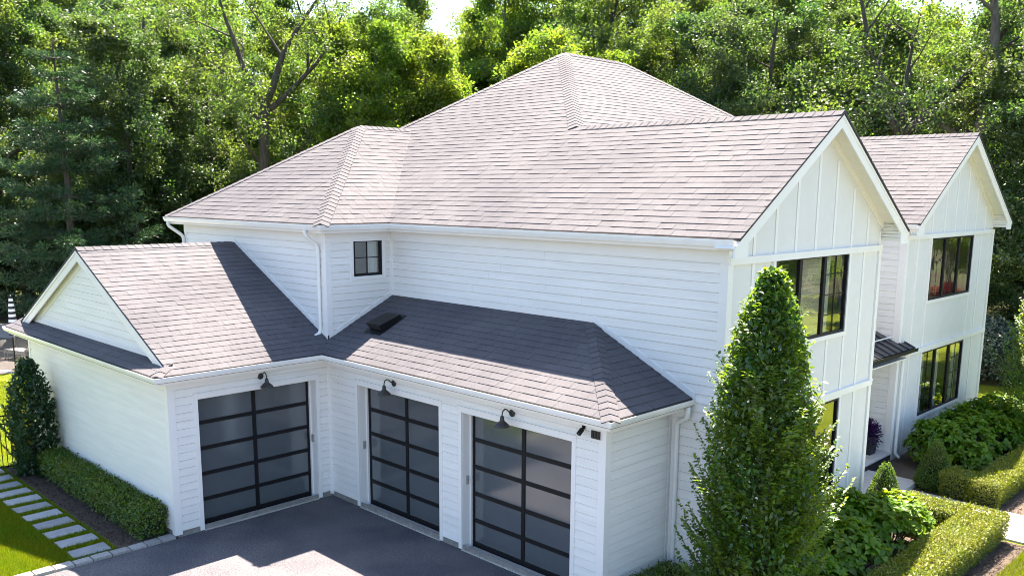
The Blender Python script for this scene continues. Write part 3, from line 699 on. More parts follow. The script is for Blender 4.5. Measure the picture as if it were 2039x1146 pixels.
b = MB(); b.sweep([(8.94, YG + .02), (8.94, 13.1)], [(-o_, z_) for o_, z_ in ((-.02, 0), (-.02, -.09), (.07, -.09), (.07, 0), (.06, 0), (.055, -.075), (-.008, -.075), (-.008, 0))], zpr(8.86, 0) + .02); b.build('gutter', M['black'], pr)
b = MB(); b.box(6.5, 8.84, YG + .01, Y2L - .05, 3.0, 3.03); b.build('porch_ceiling', M['soffit'], house)
step = tag(bpy.data.objects.new('porch_step', None), 'pale stone porch step and landing in front of the entry', kind='structure'); COL.objects.link(step); WL[step.name] = Vector((0, 0, 0))
b = MB(); b.box(6.5, 8.6, YG + .0, Y2L - .03, .0, .26); b.build('step_body', M['dgrey'], step)
for k in range(4):
    for j in range(2):
        y0 = YG + .01 + k * 1.05; x0 = 6.5 + j * 1.065; b = MB(); b.box(x0, x0 + 1.06, y0, y0 + 1.043, .26, .30 + .002 * (k % 2)); b.build('paving_slab', M['slab'], step)
for k in range(2):
    b = MB(); b.box(8.62, 9.93, 8.6 + k * 1.3, 8.6 + k * 1.3 + 1.293, -.03, .13 + .002 * k); b.build('paving_slab', M['slab'], step)

# ------------------------------------------------------------------ vegetation
LM = {}
LM['oak'] = leaf_mat('oak_leaf', (.055, .095, .016), (.20, .32, .03), .45, hue=.025, clump=.35, gloss=.3)
LM['oakdark'] = leaf_mat('dark_oak_leaf', (.042, .078, .020), (.13, .23, .03), .40, hue=.025, clump=.35, gloss=.35)
LM['maple'] = leaf_mat('maple_leaf', (.075, .125, .014), (.28, .42, .025), .5, hue=.025, clump=.4, gloss=.2)
LM['pine'] = leaf_mat('pine_needle', (.030, .075, .030), (.05, .12, .03), .25, var=.5, hue=.02, clump=.8, gloss=.3)
LM['under'] = leaf_mat('understory_leaf', (.045, .080, .020), (.14, .22, .03), .42, hue=.025, clump=.5, gloss=.3)
LM['rhodo'] = leaf_mat('rhododendron_leaf', (.05, .085, .06), (.05, .10, .05), .25, hue=.015, gloss=.4)
LM['hornbeam'] = leaf_mat('hornbeam_leaf', (.038, .096, .009), (.32, .48, .016), .42, var=.4, hue=.02, clump=1.2, gloss=.4)
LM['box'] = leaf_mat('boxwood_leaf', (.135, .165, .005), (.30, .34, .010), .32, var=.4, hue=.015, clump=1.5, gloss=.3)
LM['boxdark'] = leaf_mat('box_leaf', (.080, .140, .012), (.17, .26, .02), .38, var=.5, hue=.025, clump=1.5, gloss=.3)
LM['hyd'] = leaf_mat('hydrangea_leaf', (.085, .178, .005), (.30, .42, .010), .38, var=.3, hue=.015, clump=1.5, gloss=.2, rough=.45)
LM['red'] = leaf_mat('red_maple_leaf', (.14, .03, .02), (.30, .06, .03), .4, var=.3)
LM['shrub'] = leaf_mat('holly_leaf', (.025, .070, .022), (.07, .14, .03), .3, var=.35, hue=.015, gloss=.35)

def unit(a): return a / np.maximum(np.linalg.norm(a, axis=1, keepdims=True), 1e-9)
def leaves(P, A, Nn, Ln, Wd, fold=.0, simple=True):
    """P base points, A axis, Nn approximate normal; returns verts, quads or tris"""
    A = unit(A); B = unit(np.cross(Nn, A)); C = np.cross(A, B); n = len(P)
    Ln = np.broadcast_to(Ln, (n,))[:, None]; Wd = np.broadcast_to(Wd, (n,))[:, None]; i = np.arange(n)
    if simple:
        V = np.concatenate([P, P + A * Ln * .45 + B * Wd, P + A * Ln, P + A * Ln * .45 - B * Wd]); F = np.stack([i, i + n, i + 2 * n, i + 3 * n], 1); return V, F
    V = np.concatenate([P, P + A * Ln * .45 + B * Wd + C * Wd * fold, P + A * Ln - C * Ln * .12, P + A * Ln * .45 - B * Wd + C * Wd * fold, P + A * Ln * .5])
    F = np.concatenate([np.stack([i, i + 4 * n, i + n], 1), np.stack([i + n, i + 4 * n, i + 2 * n], 1), np.stack([i, i + 3 * n, i + 4 * n], 1), np.stack([i + 3 * n, i + 2 * n, i + 4 * n], 1)])
    return V, F
def leaf_obj(name, parts, m, parent=None):
    V = []; F = []; b = 0
    for v, f in parts: V.append(v); F.append(f + b); b += len(v)
    me = fast_mesh(name, np.concatenate(V), np.concatenate(F)); me.materials.append(m)
    return link(name, me, parent)
def scatter_leaves(r, centers, radii, per, L, up=.6, flat=.8, droop=0, simple=True, wr=.32, fold=.3, shell=.0):
    """leaf clouds around many centres"""
    n = len(centers) * per
    c = np.repeat(centers, per, 0); rd = np.repeat(radii, per)[:, None]
    d = unit(r.normal(size=(n, 3))); rad = r.uniform(shell, 1, (n, 1)) ** (1 / 2.2)
    P = c + d * rad * rd * np.array([1, 1, flat])
    Nn = unit(r.normal(size=(n, 3)) * .75 + np.array([0, 0, up]) + d * .25)
    A = unit(np.cross(Nn, r.normal(size=(n, 3))) + np.array([0, 0, -droop]))
    return leaves(P, A, Nn, L * r.uniform(.7, 1.25, n), L * wr * r.uniform(.8, 1.2, n), fold, simple)

class Tree:
    def __init__(s, seed): s.r = random.Random(seed); s.mb = MB(); s.mb.smooth = True; s.tips = []
    def limb(s, p, d, L, r0, lvl, kids=(4, 3), up=.15, wig=.25, tipr=1.0):
        rr = s.r; n = max(3, int(L / 1.0)); pts = [Vector(p)]; rad = [r0]; dd = Vector(d).normalized()
        for i in range(n):
            dd = (dd + Vector((rr.gauss(0, wig), rr.gauss(0, wig), rr.gauss(0, wig * .7) + up)) * .35).normalized()
            pts.append(pts[-1] + dd * (L / n)); rad.append(max(.012, r0 * (1 - .8 * (i + 1) / n)))
        s.mb.tube(pts, rad, 7 if r0 > .1 else 5, cap=False)
        if lvl < len(kids):
            for k in range(kids[lvl]):
                t = .3 + .68 * (k + rr.random()) / kids[lvl]; i = min(n - 1, int(t * n)); q = pts[i].lerp(pts[i + 1], t * n - i)
                ax = (pts[i + 1] - pts[i]).normalized(); side = ax.orthogonal().normalized(); side.rotate(Matrix.Rotation(rr.uniform(0, 6.28), 3, ax))
                s.limb(q, ax * .65 + side * .85, L * rr.uniform(.38, .6), rad[i] * .5, lvl + 1, kids, up, wig, tipr)
        if lvl >= 1:
            s.tips.append((pts[-1], tipr * rr.uniform(.75, 1.25)))
            if lvl >= len(kids) - 0: s.tips.append((pts[len(pts) // 2], tipr * rr.uniform(.6, 1)))
        else: s.tips.append((pts[-1], tipr))
        return pts
    def trunk(s, pts, r0, r1):
        n = len(pts) - 1; fl = [r0 * 1.35] + [r0 + (r1 - r0) * (i / n) for i in range(1, n + 1)]
        s.mb.tube(pts, fl, 10, cap=False)

def oak_proto(seed, H, tr, fork, spread, nl, dens, lmat, bark, leafL=.165, tipr=.82, up=.15, elev=(25, 60), lean=(0, 0), flat=.55):
    t = Tree(seed); rr = t.r; n = 9
    pts = [Vector((lean[0] * (i / n) + rr.gauss(0, .10) * i / 3, lean[1] * (i / n) + rr.gauss(0, .10) * i / 3, H * .86 * i / n)) for i in range(n + 1)]
    t.trunk(pts, tr, tr * .22); az = rr.uniform(0, 6.28)
    for k in range(nl):
        f = fork + (.97 - fork) * (k + rr.random() * .6) / nl; q = f * n; i = min(n - 1, int(q)); p = pts[i].lerp(pts[i + 1], q - i)
        az += 2.4 + rr.gauss(0, .3); el = R(rr.uniform(*elev)); L = spread * (1.05 - .55 * (f - fork) / (1 - fork)) * rr.uniform(.7, 1.15)
        t.limb(p, (math.cos(az) * math.cos(el), math.sin(az) * math.cos(el), math.sin(el)), L, tr * (1 - f * .75) * .5, 0, (5, 4), up, tipr=tipr)
    t.tips.append((pts[-1], tipr * 1.2))
    return t, dens, lmat, bark, leafL, flat
def finish_tree(o, proto, seed, loc):
    t, dens, lmat, bark, leafL, flat = proto
    r = np.random.default_rng(seed)
    c = np.array([tuple(p) for p, q in t.tips]); rad = np.array([q for p, q in t.tips])
    V, F = scatter_leaves(r, c, rad, dens, leafL, flat=flat)
    tm = t.mb.mesh('trunk', bark)
    cm = fast_mesh('crown', V, F); cm.materials.append(lmat)
    return tm, cm
def place_tree(name, label, cat, meshes, loc, rz, sc, group=None):
    o = bpy.data.objects.new(name, None); COL.objects.link(o); o.location = loc; o.rotation_euler = (0, 0, rz); o.scale = (sc[0], sc[0], sc[1]); tag(o, label, cat, group)
    for nm, me in zip(('trunk', 'crown'), meshes):
        c = bpy.data.objects.new(nm, me); COL.objects.link(c); c.parent = o
    return o
def pine_proto(seed, H, tr, spread, dens, z0=.12):
    r = random.Random(seed); g = np.random.default_rng(seed); mb = MB(); mb.smooth = True
    mb.tube([(0, 0, 0), (r.gauss(0, .1), r.gauss(0, .1), H * .5), (r.gauss(0, .1), 0, H)], [tr, tr * .6, .03], 9, cap=False)
    C = []; RD = []; z = H * z0; az = 0
    while z < H * .97:
        f = z / H; nb = 6 if f < .85 else 4; L0 = spread * (1 - (f - z0) / (1 - z0)) ** .75 + .35
        for k in range(nb):
            az += 6.28 / nb + r.gauss(0, .25); L = L0 * r.uniform(.65, 1.12); rise = r.uniform(-.05, .22)
            pts = [Vector((0, 0, z))]
            for i in range(1, 6):
                q = i / 5; pts.append(Vector((math.cos(az) * L * q, math.sin(az) * L * q, z + L * (rise * q + .10 * q * q - .12 * math.sin(q * 3.1)))))
            mb.tube(pts, [.05 * (1 - f) + .02, .04, .03, .022, .016, .01], 5, cap=False)
            for i in range(int(L / .26)):
                q = .25 + .75 * (i + r.random()) / max(1, int(L / .26)); a = q * 5; j = min(4, int(a)); p = pts[j].lerp(pts[j + 1], a - j)
                wdt = .9 * L * .4 * (1.05 - abs(q - .6))
                s_ = r.uniform(-1, 1) * wdt; C.append((p.x - math.sin(az) * s_, p.y + math.cos(az) * s_, p.z + r.uniform(0, .10) + .05)); RD.append(r.uniform(.26, .5))
        z += H * .072 * r.uniform(.8, 1.25)
    C = np.array(C); RD = np.array(RD); n = len(C) * dens
    c = np.repeat(C, dens, 0); d = unit(g.normal(size=(n, 3)) + np.array([0, 0, .35]))
    outw = unit(c * np.array([1, 1, 0]) + 1e-6)
    A = unit(d + outw * .7); P = c + d * np.array([1, 1, .45]) * np.repeat(RD, dens)[:, None] * g.uniform(.1, 1, (n, 1))
    V, F = leaves(P, A, g.normal(size=(n, 3)), .20 * g.uniform(.7, 1.3, n), .026 * g.uniform(.8, 1.3, n))
    tm = mb.mesh('trunk', M['bark']); cm = fast_mesh('crown', V, F); cm.materials.append(LM['pine'])
    return tm, cm
def bush_mesh(seed, rx, ry, rz, n, L, m, lumps=9, up=.6, wr=.32, simple=True):
    r = np.random.default_rng(seed)
    c = unit(r.normal(size=(lumps, 3))) * np.array([rx, ry, rz]) * .55; c[:, 2] = np.abs(c[:, 2]) * 1.0 + rz * .30
    V, F = scatter_leaves(r, c, r.uniform(.35, .6, lumps) * (rx + ry + rz) / 3 * 1.15, n // lumps, L, up=up, shell=.55, wr=wr, simple=simple)
    k = V[:, 2] < .02; V[k, 2] = .02
    me = fast_mesh('foliage', V, F); me.materials.append(m); return me

# --- woodland behind the house
P_ = {}
P_['oakA'] = finish_tree(None, oak_proto(11, 21, .34, .30, 6.0, 12, 87, LM['oak'], M['bark']), 1, None)
P_['oakB'] = finish_tree(None, oak_proto(12, 19, .28, .26, 5.2, 13, 87, LM['oak'], M['bark'], elev=(15, 55)), 2, None)
P_['darkA'] = finish_tree(None, oak_proto(13, 21, .32, .18, 5.6, 15, 98, LM['oakdark'], M['bark'], elev=(5, 50)), 3, None)
P_['darkB'] = finish_tree(None, oak_proto(14, 18, .24, .15, 4.8, 14, 104, LM['oakdark'], M['bark'], elev=(0, 50)), 4, None)
P_['mapA'] = finish_tree(None, oak_proto(15, 18, .22, .22, 4.6, 13, 98, LM['maple'], M['barkg'], elev=(20, 60)), 5, None)
P_['mapB'] = finish_tree(None, oak_proto(16, 16, .18, .25, 4.0, 12, 98, LM['maple'], M['barkg'], elev=(20, 65)), 6, None)
P_['undA'] = finish_tree(None, oak_proto(17, 8, .10, .12, 3.0, 12, 87, LM['under'], M['bark'], leafL=.17, tipr=.9, elev=(5, 50)), 7, None)
P_['undB'] = finish_tree(None, oak_proto(18, 6, .08, .08, 2.6, 11, 92, LM['under'], M['bark'], leafL=.15, tipr=.85, elev=(0, 50)), 8, None)
P_['pineA'] = pine_proto(21, 15, .26, 4.6, 70)
P_['pineB'] = pine_proto(22, 19, .28, 4.2, 60, .2)
# a forked veteran, its limbs built one by one
def forked(seed, trunkpts, tr, limbs, lmat, bark, dens=120, tipr=1.0):
    t = Tree(seed); t.trunk([Vector(p) for p in trunkpts], tr, tr * .8)
    for p, d, L, r0 in limbs: t.limb(p, d, L, r0, 0, (5, 3), .2, .22, tipr)
    return finish_tree(None, (t, dens, lmat, bark, .17, .62), seed, None)
P_['forkA'] = forked(31, [(0, 0, 0), (.1, .1, 4), (.25, .2, 8), (.45, .4, 12.2)], .34, [((.45, .4, 12), (-.5, -.4, .9), 8, .20), ((.45, .4, 12.1), (.35, .35, 1), 8, .22), ((.4, .35, 11.6), (.8, .7, .8), 7, .18), ((.2, .1, 7.2), (.75, .7, .55), 5, .16), ((.4, .3, 11), (-.7, -.5, .6), 6, .12), ((.1, .1, 9), (.2, -.8, .6), 5, .1)], LM['oak'], M['bark'], 75)
P_['forkB'] = forked(32, [(0, 0, 0), (0, .05, 4), (.05, .05, 8), (.1, .1, 10.2)], .36, [((.1, .1, 10), (-.55, -.5, 1), 8, .22), ((.1, .1, 10.1), (.6, .6, .85), 9, .24), ((.1, .1, 10), (.05, .1, 1), 6, .16), ((.05, .05, 8.6), (.75, .75, .6), 7, .12), ((0, 0, 7.5), (-.6, -.6, .5), 5, .10)], LM['oak'], M['bark'], 48)
P_['forkC'] = forked(33, [(0, 0, 0), (.1, .1, 4), (.35, .3, 8), (.8, .8, 12)], .40, [((.8, .8, 11.8), (.1, .1, 1), 8, .26), ((.7, .7, 11.2), (.6, .5, .8), 8, .2), ((.75, .7, 11.6), (.9, .8, .3), 7, .17), ((.5, .5, 9.6), (-.7, -.7, .5), 6, .14), ((.3, .3, 8), (.7, .6, .4), 6, .1)], LM['oakdark'], M['barkg'], 75)
WG = 'woodland trees behind the house'
trees = [  # kind, x, y, turn, scale xy, scale z, label
    ('pineA', -31.0, 4.9, .3, 1.05, .98, 'big dark pine with tiered boughs beyond the garage wing gable'),
    ('pineB', -41.5, 2.0, 1.3, 1.0, .95, 'tall pine at the left edge of the wood, behind the tiered pine'),
    ('forkA', -27.99, 14.18, 0, 1, 1, 'tall dark trunked oak forking high above the rear corner roof'),
    ('oakA', -27.0, 22.3, 1.0, .95, .9, 'slender forked oak in the gap just left of the main roof slope'),
    ('forkB', .70, 31.2, 0, 1, 1, 'oak with a dark V shaped fork above the far gable roof'),
    ('forkC', 3.53, 31.1, 0, 1, 1, 'leaning grey trunked tree right of the V shaped oak'),
    ('darkB', -8.6, 30.5, 2.2, .9, 1.0, 'straight trunked leafy tree just right of the main roof peak'),
    ('darkA', -5.8, 30.4, .4, .85, .9, 'dark leafy tree above the end of the near gable ridge'),
    ('oakB', -7.5, 38.0, 4.4, 1, 1, 'tree with a curving bare limb behind the near gable ridge'),
    ('darkA', -38.4, 12.4, 1.1, 1, 1, 'broad dark leafed oak between the tiered pine and the forked oak'),
    ('darkB', -34.0, 9.6, 3.1, 1.0, 1.0, 'dark bushy tree directly right of the tiered pine'),
    ('darkA', -48.6, 8.0, 5.0, 1.05, 1.05, 'oak with a forked black trunk at the upper left, above the tiered pine'),
    ('mapA', -24.2, 19.6, .5, 1.0, 1.02, 'yellow green maple above the rear corner roof ridge'),
    ('mapB', -21.8, 22.2, 2.5, 1.0, 1.05, 'bright leafed maple next to the left slope of the main roof'),
    ('mapA', -17.0, 26.6, 4.0, 1.05, .98, 'luminous lime green maple left of the main roof peak'),
    ('mapB', -14.6, 30.0, 1.7, 1.05, 1.0, 'lime green young maple right behind the main roof peak'),
    ('oakA', -13.0, 33.5, 3.3, .95, .95, 'oak with spreading limbs right of the main roof peak'),
    ('oakB', -30.5, 19.2, 5.5, .9, 1.0, 'thin crowned oak right of the tall forked oak'),
    ('darkB', -2.6, 36.0, 2.8, 1.0, 1.0, 'leafy tree filling the gap between the two front gables'),
    ('darkA', 6.4, 33.0, 4.9, .95, .9, 'dense dark tree at the right edge behind the far gable'),
    ('oakA', -20.5, 35.5, .9, 1.0, 1.22, 'tall oak rising behind the lime green maple left of the main roof peak'),
    ('oakB', -15.0, 39.5, 2.9, 1.05, 1.35, 'tall slim oak rising straight behind the main roof peak'),
    ('mapA', -25.0, 31.0, 3.7, 1.0, 1.38, 'tall bright maple behind the left slope of the main roof'),
    ('oakA', -9.5, 42.5, 5.1, 1.05, 1.3, 'tall oak behind the straight trunked tree'),
    ('darkB', 8.6, 30.5, 1.9, .9, .85, 'low branched dark tree beside the far gable corner'),
]
for k, (kd, x, y, rz, sx, sz, lb) in enumerate(trees):
    place_tree('pine_tree' if 'pine' in kd else 'maple_tree' if 'map' in kd else 'oak_tree', lb, 'tree', P_[kd], (x, y, 0), rz, (sx, sz), WG)
rw = random.Random(77)
dx, dy = .7099, .7043; fx, fy = -.704, .71
ZONES = [(-.50, 'beyond the left edge of the garage'), (-.40, 'above the garage wing gable'), (-.30, 'between the pine and the forked oak'), (-.22, 'behind the forked oak'), (-.13, 'above the rear corner roof'), (-.04, 'left of the main roof peak'), (.05, 'straight behind the main roof peak'), (.14, 'right of the main roof peak'), (.25, 'above the near gable ridge'), (.36, 'behind the near gable'), (.46, 'above the gap between the gables'), (.60, 'behind the far gable'), (9, 'past the right edge of the far gable')]
KW = {'darkA': 'dark oak', 'darkB': 'dark bushy oak', 'oakA': 'oak', 'oakB': 'slim oak', 'mapA': 'yellow green maple', 'mapB': 'young maple', 'pineB': 'pine', 'undA': 'understory tree', 'undB': 'small understory tree'}
USED = {}
def band(depth, lat0, lat1, stepv, kinds, lab, jit, s0, s1, name, grp):
    l = lat0
    while l < lat1:
        dd = depth + rw.uniform(-jit, jit); x = CAM.x + fx * dd + dx * l; y = CAM.y + fy * dd + dy * l; t = l / dd
        kd = kinds(t); s = rw.uniform(s0, s1); zone = next(z for lim, z in ZONES if t < lim)
        if True:
            lb = '%s %s %s' % (KW[kd], lab, zone); hs = s * rw.uniform(.92, 1.08)
            if lb in USED: lb = ('taller ' if hs > USED[lb] else 'shorter ') + lb
            if lb in USED:
                kd = {'undA': 'undB', 'undB': 'undA', 'darkA': 'darkB', 'darkB': 'darkA', 'oakA': 'oakB', 'oakB': 'oakA', 'mapA': 'mapB', 'mapB': 'mapA', 'pineB': 'darkA'}[kd]; lb = '%s %s %s' % (KW[kd], lab, zone)
                if lb in USED: lb = ('taller ' if hs > USED[lb] else 'shorter ') + lb
            USED[lb] = hs
            place_tree(name, lb, 'tree', P_[kd], (x, y, 0), rw.uniform(0, 6.28), (s, hs), grp)
        l += stepv * rw.uniform(.75, 1.25)
lr = lambda a, b_, c: (lambda t: rw.choice(a) if t < -.28 else rw.choice(b_) if t < .2 else rw.choice(c))
band(61, -46, 50, 6.2, lr(['darkA', 'darkB', 'pineB', 'oakA'], ['mapA', 'oakA', 'oakB'], ['oakA', 'oakB', 'mapB']), 'of the second row', 3, .95, 1.15, 'woodland_tree', 'second row of the wood')
band(76, -54, 62, 7.6, lr(['darkA', 'mapA', 'oakA'], ['oakB', 'mapA', 'mapB'], ['mapB', 'oakA', 'mapA']), 'of the third row', 5, 1.2, 1.45, 'woodland_tree', 'third row of the wood')
band(96, -66, 76, 9, lr(['mapA', 'oakA'], ['mapA', 'oakB'], ['mapA', 'oakA']), 'deep in the wood', 8, 1.5, 1.8, 'woodland_tree', 'far side of the wood')
band(55, -44, -12, 4.2, lambda t: rw.choice(['undA', 'undB']), 'in the shade', 3, .9, 1.3, 'understory_tree', 'understory in front of the wood')
band(50, 6, 34, 4.6, lambda t: rw.choice(['undA', 'undB']), 'close to the house', 3, .8, 1.15, 'understory_tree', 'understory in front of the wood')
band(70, -50, 54, 6.0, lambda t: rw.choice(['undA', 'undB']), 'deeper in the wood', 5, 1.0, 1.5, 'understory_tree', 'understory inside the wood')

# --- garden beside the house
def columnar(name, label, cat, loc, H, Rr, seed, lmat, nsh, L=.085, wob=.25, prof=None, inner=7000, group=None, droop=.25):
    o = thing(name, loc, label, cat, group); rr = random.Random(seed); r = np.random.default_rng(seed); lx, ly, lz = loc
    mb = MB(); mb.smooth = True; mb.tube([(lx, ly, lz - .05), (lx + .02, ly, lz + H * .4), (lx, ly + .03, lz + H * .93)], [.075, .05, .012], 8)
    prof = prof or (lambda f: .86 + .5 * f if f < .28 else max(.12, 1.0 - .86 * ((f - .28) / .72) ** 3))
    P = []; A = []; Nn = []
    for k in range(nsh):
        f = rr.random() ** .92; az = rr.uniform(0, 6.283); zt = H * f; lump = 1 + .11 * math.sin(2.3 * az + 7 * f + seed) + .10 * math.sin(4.1 * az - 17 * f + seed) + .06 * math.sin(31 * f + az); rad = Rr * prof(f) * lump * (rr.uniform(.70, 1.0) if rr.random() < .72 else rr.uniform(1.0, 1.0 + wob))
        zb = max(.1, zt - rad * rr.uniform(.7, 1.3)); p0 = Vector((lx, ly, lz + zb)); p2 = Vector((lx + math.cos(az) * rad, ly + math.sin(az) * rad, lz + zt)); p1 = p0.lerp(p2, .55) + Vector((math.cos(az) * rad * .22, math.sin(az) * rad * .22, -.05))
        q = [p0 * (1 - t) ** 2 + p1 * 2 * t * (1 - t) + p2 * t * t for t in (0, .35, .7, 1)]
        if k % 3 == 0: mb.tube(q, [.014, .009, .006, .003], 4, cap=False)
        n = max(5, int(rad * .62 / (L * .42)) * 2)
        for i in range(n):
            t = .38 + .64 * i / n; p = p0 * (1 - t) ** 2 + p1 * 2 * t * (1 - t) + p2 * t * t; tg = (p1 - p0) * (1 - t) + (p2 - p1) * t; tg.normalize()
            side = tg.cross(Vector((0, 0, 1))).normalized() * (1 if i % 2 else -1)
            P.append(tuple(p)); A.append(tuple(side * .8 + tg * .55 + Vector((rr.gauss(0, .25), rr.gauss(0, .25), rr.gauss(0, .2) - droop)))); Nn.append((rr.gauss(0, .35), rr.gauss(0, .35), 1))
    P = np.array(P); A = np.array(A); Nn = np.array(Nn); n = len(P)
    V1 = leaves(P, A, Nn, L * r.uniform(.75, 1.25, n), L * .27 * r.uniform(.85, 1.2, n), .35, False)
    f = r.uniform(0, 1, inner) ** .9; az = r.uniform(0, 6.283, inner); rad = Rr * np.array([prof(x) for x in f]) * np.sqrt(r.uniform(.1, .8, inner))
    Pi = np.stack([lx + np.cos(az) * rad, ly + np.sin(az) * rad, lz + f * H], 1)
    V2 = leaves(Pi, r.normal(size=(inner, 3)) + np.array([0, 0, -.3]), r.normal(size=(inner, 3)) * .6 + np.array([0, 0, 1]), L * r.uniform(.8, 1.3, inner), L * .3, .3, False)
    mb.build('trunk', M['bark'], o, fix=False); leaf_obj('crown', [V1, V2], lmat, o)
    return o
columnar('hornbeam_tree', 'tall columnar green tree standing against the corner of the near front gable', 'tree', (11.15, .72, 0), 6.25, 1.0, 41, LM['hornbeam'], 980, inner=16000, wob=.26, L=.10)
columnar('hornbeam_tree', 'columnar tree at the right edge, only its sunlit branch tips showing', 'tree', (10.95, 17.4, 0), 5.6, 1.15, 42, LM['hornbeam'], 420, inner=3500)
columnar('holly_shrub', 'tall dark upright shrub at the far end of the low hedge by the gate', 'shrub', (-6.95, -4.62, 0), 3.05, .66, 43, LM['shrub'], 300, L=.11, wob=.42, prof=lambda f: .75 + .5 * f if f < .5 else max(.12, 1.0 - .75 * ((f - .5) / .5) ** 1.6), inner=3000, droop=-.35)

def boxhedge(name, label, polys, h, seed, lmat, L=.042, dens=2600, rough=.04, spikes=0, group=None, taper=.06):
    """clipped hedge over rectangles (x0,x1,y0,y1): twig core and thousands of leaves on its faces"""
    r = np.random.default_rng(seed); x0 = polys[0][0]; y0 = polys[0][2]; o = thing(name, ((polys[0][0] + polys[0][1]) / 2, (polys[0][2] + polys[0][3]) / 2, 0), label, 'hedge', group)
    P = []; Nn = []
    def inside(p, skip):
        m = np.zeros(len(p), bool)
        for i, q in enumerate(polys):
            if i != skip: m |= (p[:, 0] > q[0] + .05) & (p[:, 0] < q[1] - .05) & (p[:, 1] > q[2] + .05) & (p[:, 1] < q[3] - .05)
        return m
    for i, (a, b_, c, d_) in enumerate(polys):
        n = int((b_ - a) * (d_ - c) * dens); p = np.stack([r.uniform(a, b_, n), r.uniform(c, d_, n), h + r.normal(0, rough, n)], 1); P.append(p); Nn.append(np.tile([0, 0, 1.], (n, 1)))
        for ax, v, lo, hi, s_ in ((0, a, c, d_, -1), (0, b_, c, d_, 1), (1, c, a, b_, -1), (1, d_, a, b_, 1)):
            n = int((hi - lo) * h * dens * .8); u = r.uniform(lo, hi, n); z = h * r.uniform(.02, 1, n) ** .8; off = v - s_ * taper * (1 - z / h) * 1.5 + r.normal(0, rough, n); nn = np.zeros((n, 3)); nn[:, ax] = s_; nn[:, 2] = .5
            p = np.stack([off, u, z], 1) if ax == 0 else np.stack([u, off, z], 1)
            k = ~inside(p, i); P.append(p[k]); Nn.append(nn[k])
    P = np.concatenate(P); Nn = np.concatenate(Nn)
    # low frequency unevenness
    P[:, 2] += .018 * np.sin(P[:, 0] * 3.1 + P[:, 1] * 2.3) * (P[:, 2] > h * .6); n = len(P)
    A = Nn * .45 + r.normal(size=(n, 3)) * .8; N2 = Nn * 1.1 + r.normal(size=(n, 3)) * .5 + np.array([0, 0, .35])
    parts = [leaves(P, A, N2, L * r.uniform(.7, 1.3, n), L * .3 * r.uniform(.8, 1.2, n), .2, True)]
    if spikes:
        for a, b_, c, d_ in polys:
            k = int(spikes * (b_ - a) * (d_ - c)); q = np.stack([r.uniform(a, b_, k), r.uniform(c, d_, k), np.full(k, h)], 1); hh = r.uniform(.03, .11, k)
            for j in range(5):
                pp = q + np.stack([r.normal(0, .008, k), r.normal(0, .008, k), hh * j / 4], 1); parts.append(leaves(pp, r.normal(size=(k, 3)) + np.array([0, 0, .8]), r.normal(size=(k, 3)) + np.array([0, 0, .6]), L * r.uniform(.7, 1.2, k), L * .3, .2, True))
    b = MB()  # solid dark core added to block light between the leaves
    for a, b_, c, d_ in polys[:1]: b.box(a + .1, b_ - .1, c + .1, d_ - .1, 0, h - .07)
    for a, b_, c, d_ in polys[1:]: b.box(a + .103, b_ - .103, c + .103, d_ - .103, 0, h - .074)
    b.build('stems', M['hedgecore'], o); leaf_obj('foliage', parts, lmat, o)
    return o
M['hedgecore'] = mat('hedge_twigs', (.018, .022, .010), .95, var=.5, vscale=25, bump=1, bscale=30)
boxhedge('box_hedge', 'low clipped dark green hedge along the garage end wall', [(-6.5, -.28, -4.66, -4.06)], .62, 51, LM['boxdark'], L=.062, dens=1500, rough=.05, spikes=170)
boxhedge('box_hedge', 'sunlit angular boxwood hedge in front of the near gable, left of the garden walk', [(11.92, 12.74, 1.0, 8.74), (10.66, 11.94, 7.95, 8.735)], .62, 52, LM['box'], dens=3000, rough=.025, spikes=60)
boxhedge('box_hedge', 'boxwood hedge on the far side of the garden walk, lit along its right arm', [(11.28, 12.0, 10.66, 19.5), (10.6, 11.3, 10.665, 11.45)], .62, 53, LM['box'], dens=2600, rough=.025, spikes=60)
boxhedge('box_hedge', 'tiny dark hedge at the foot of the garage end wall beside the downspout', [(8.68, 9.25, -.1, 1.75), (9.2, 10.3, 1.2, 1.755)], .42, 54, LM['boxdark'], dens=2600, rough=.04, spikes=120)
def cone(label, loc, H, r0, seed):
    r = np.random.default_rng(seed); o = thing('topiary_cone', loc, label, 'topiary', 'clipped cone topiaries flanking the garden walk'); n = 9000
    f = 1 - np.sqrt(r.uniform(0, 1, n)); az = r.uniform(0, 6.283, n); rad = r0 * np.where(f < .12, .75 + 2 * f, (1.0 - (f - .12) / .88) ** .75) * (1 + r.normal(0, .07, n)) + .03
    d = np.stack([np.cos(az), np.sin(az), np.full(n, .4)], 1); P = np.stack([loc[0] + np.cos(az) * rad, loc[1] + np.sin(az) * rad, f * H + .03], 1)
    V = leaves(P, d * .6 + r.normal(size=(n, 3)) * .7 + np.array([0, 0, .3]), d + r.normal(size=(n, 3)) * .6, .042 * r.uniform(.7, 1.3, n), .013, .2, True)
    b = MB(); b.lathe((loc[0], loc[1], 0), [(0.02, .02), (r0 * .75, .05), (r0 * .85, H * .15), (.03, H * .93)], 12); b.build('stems', M['hedgecore'], o, fix=False); leaf_obj('foliage', [V], LM['boxdark'], o)  # added dark core stops light passing through the cone
cone('clipped cone topiary catching the sun behind the lit hydrangea', (10.2, 8.3, 0), 1.32, .40, 61)
cone('clipped cone topiary in shade, on the far side of the garden walk', (10.3, 11.25, 0), 1.3, .42, 62)

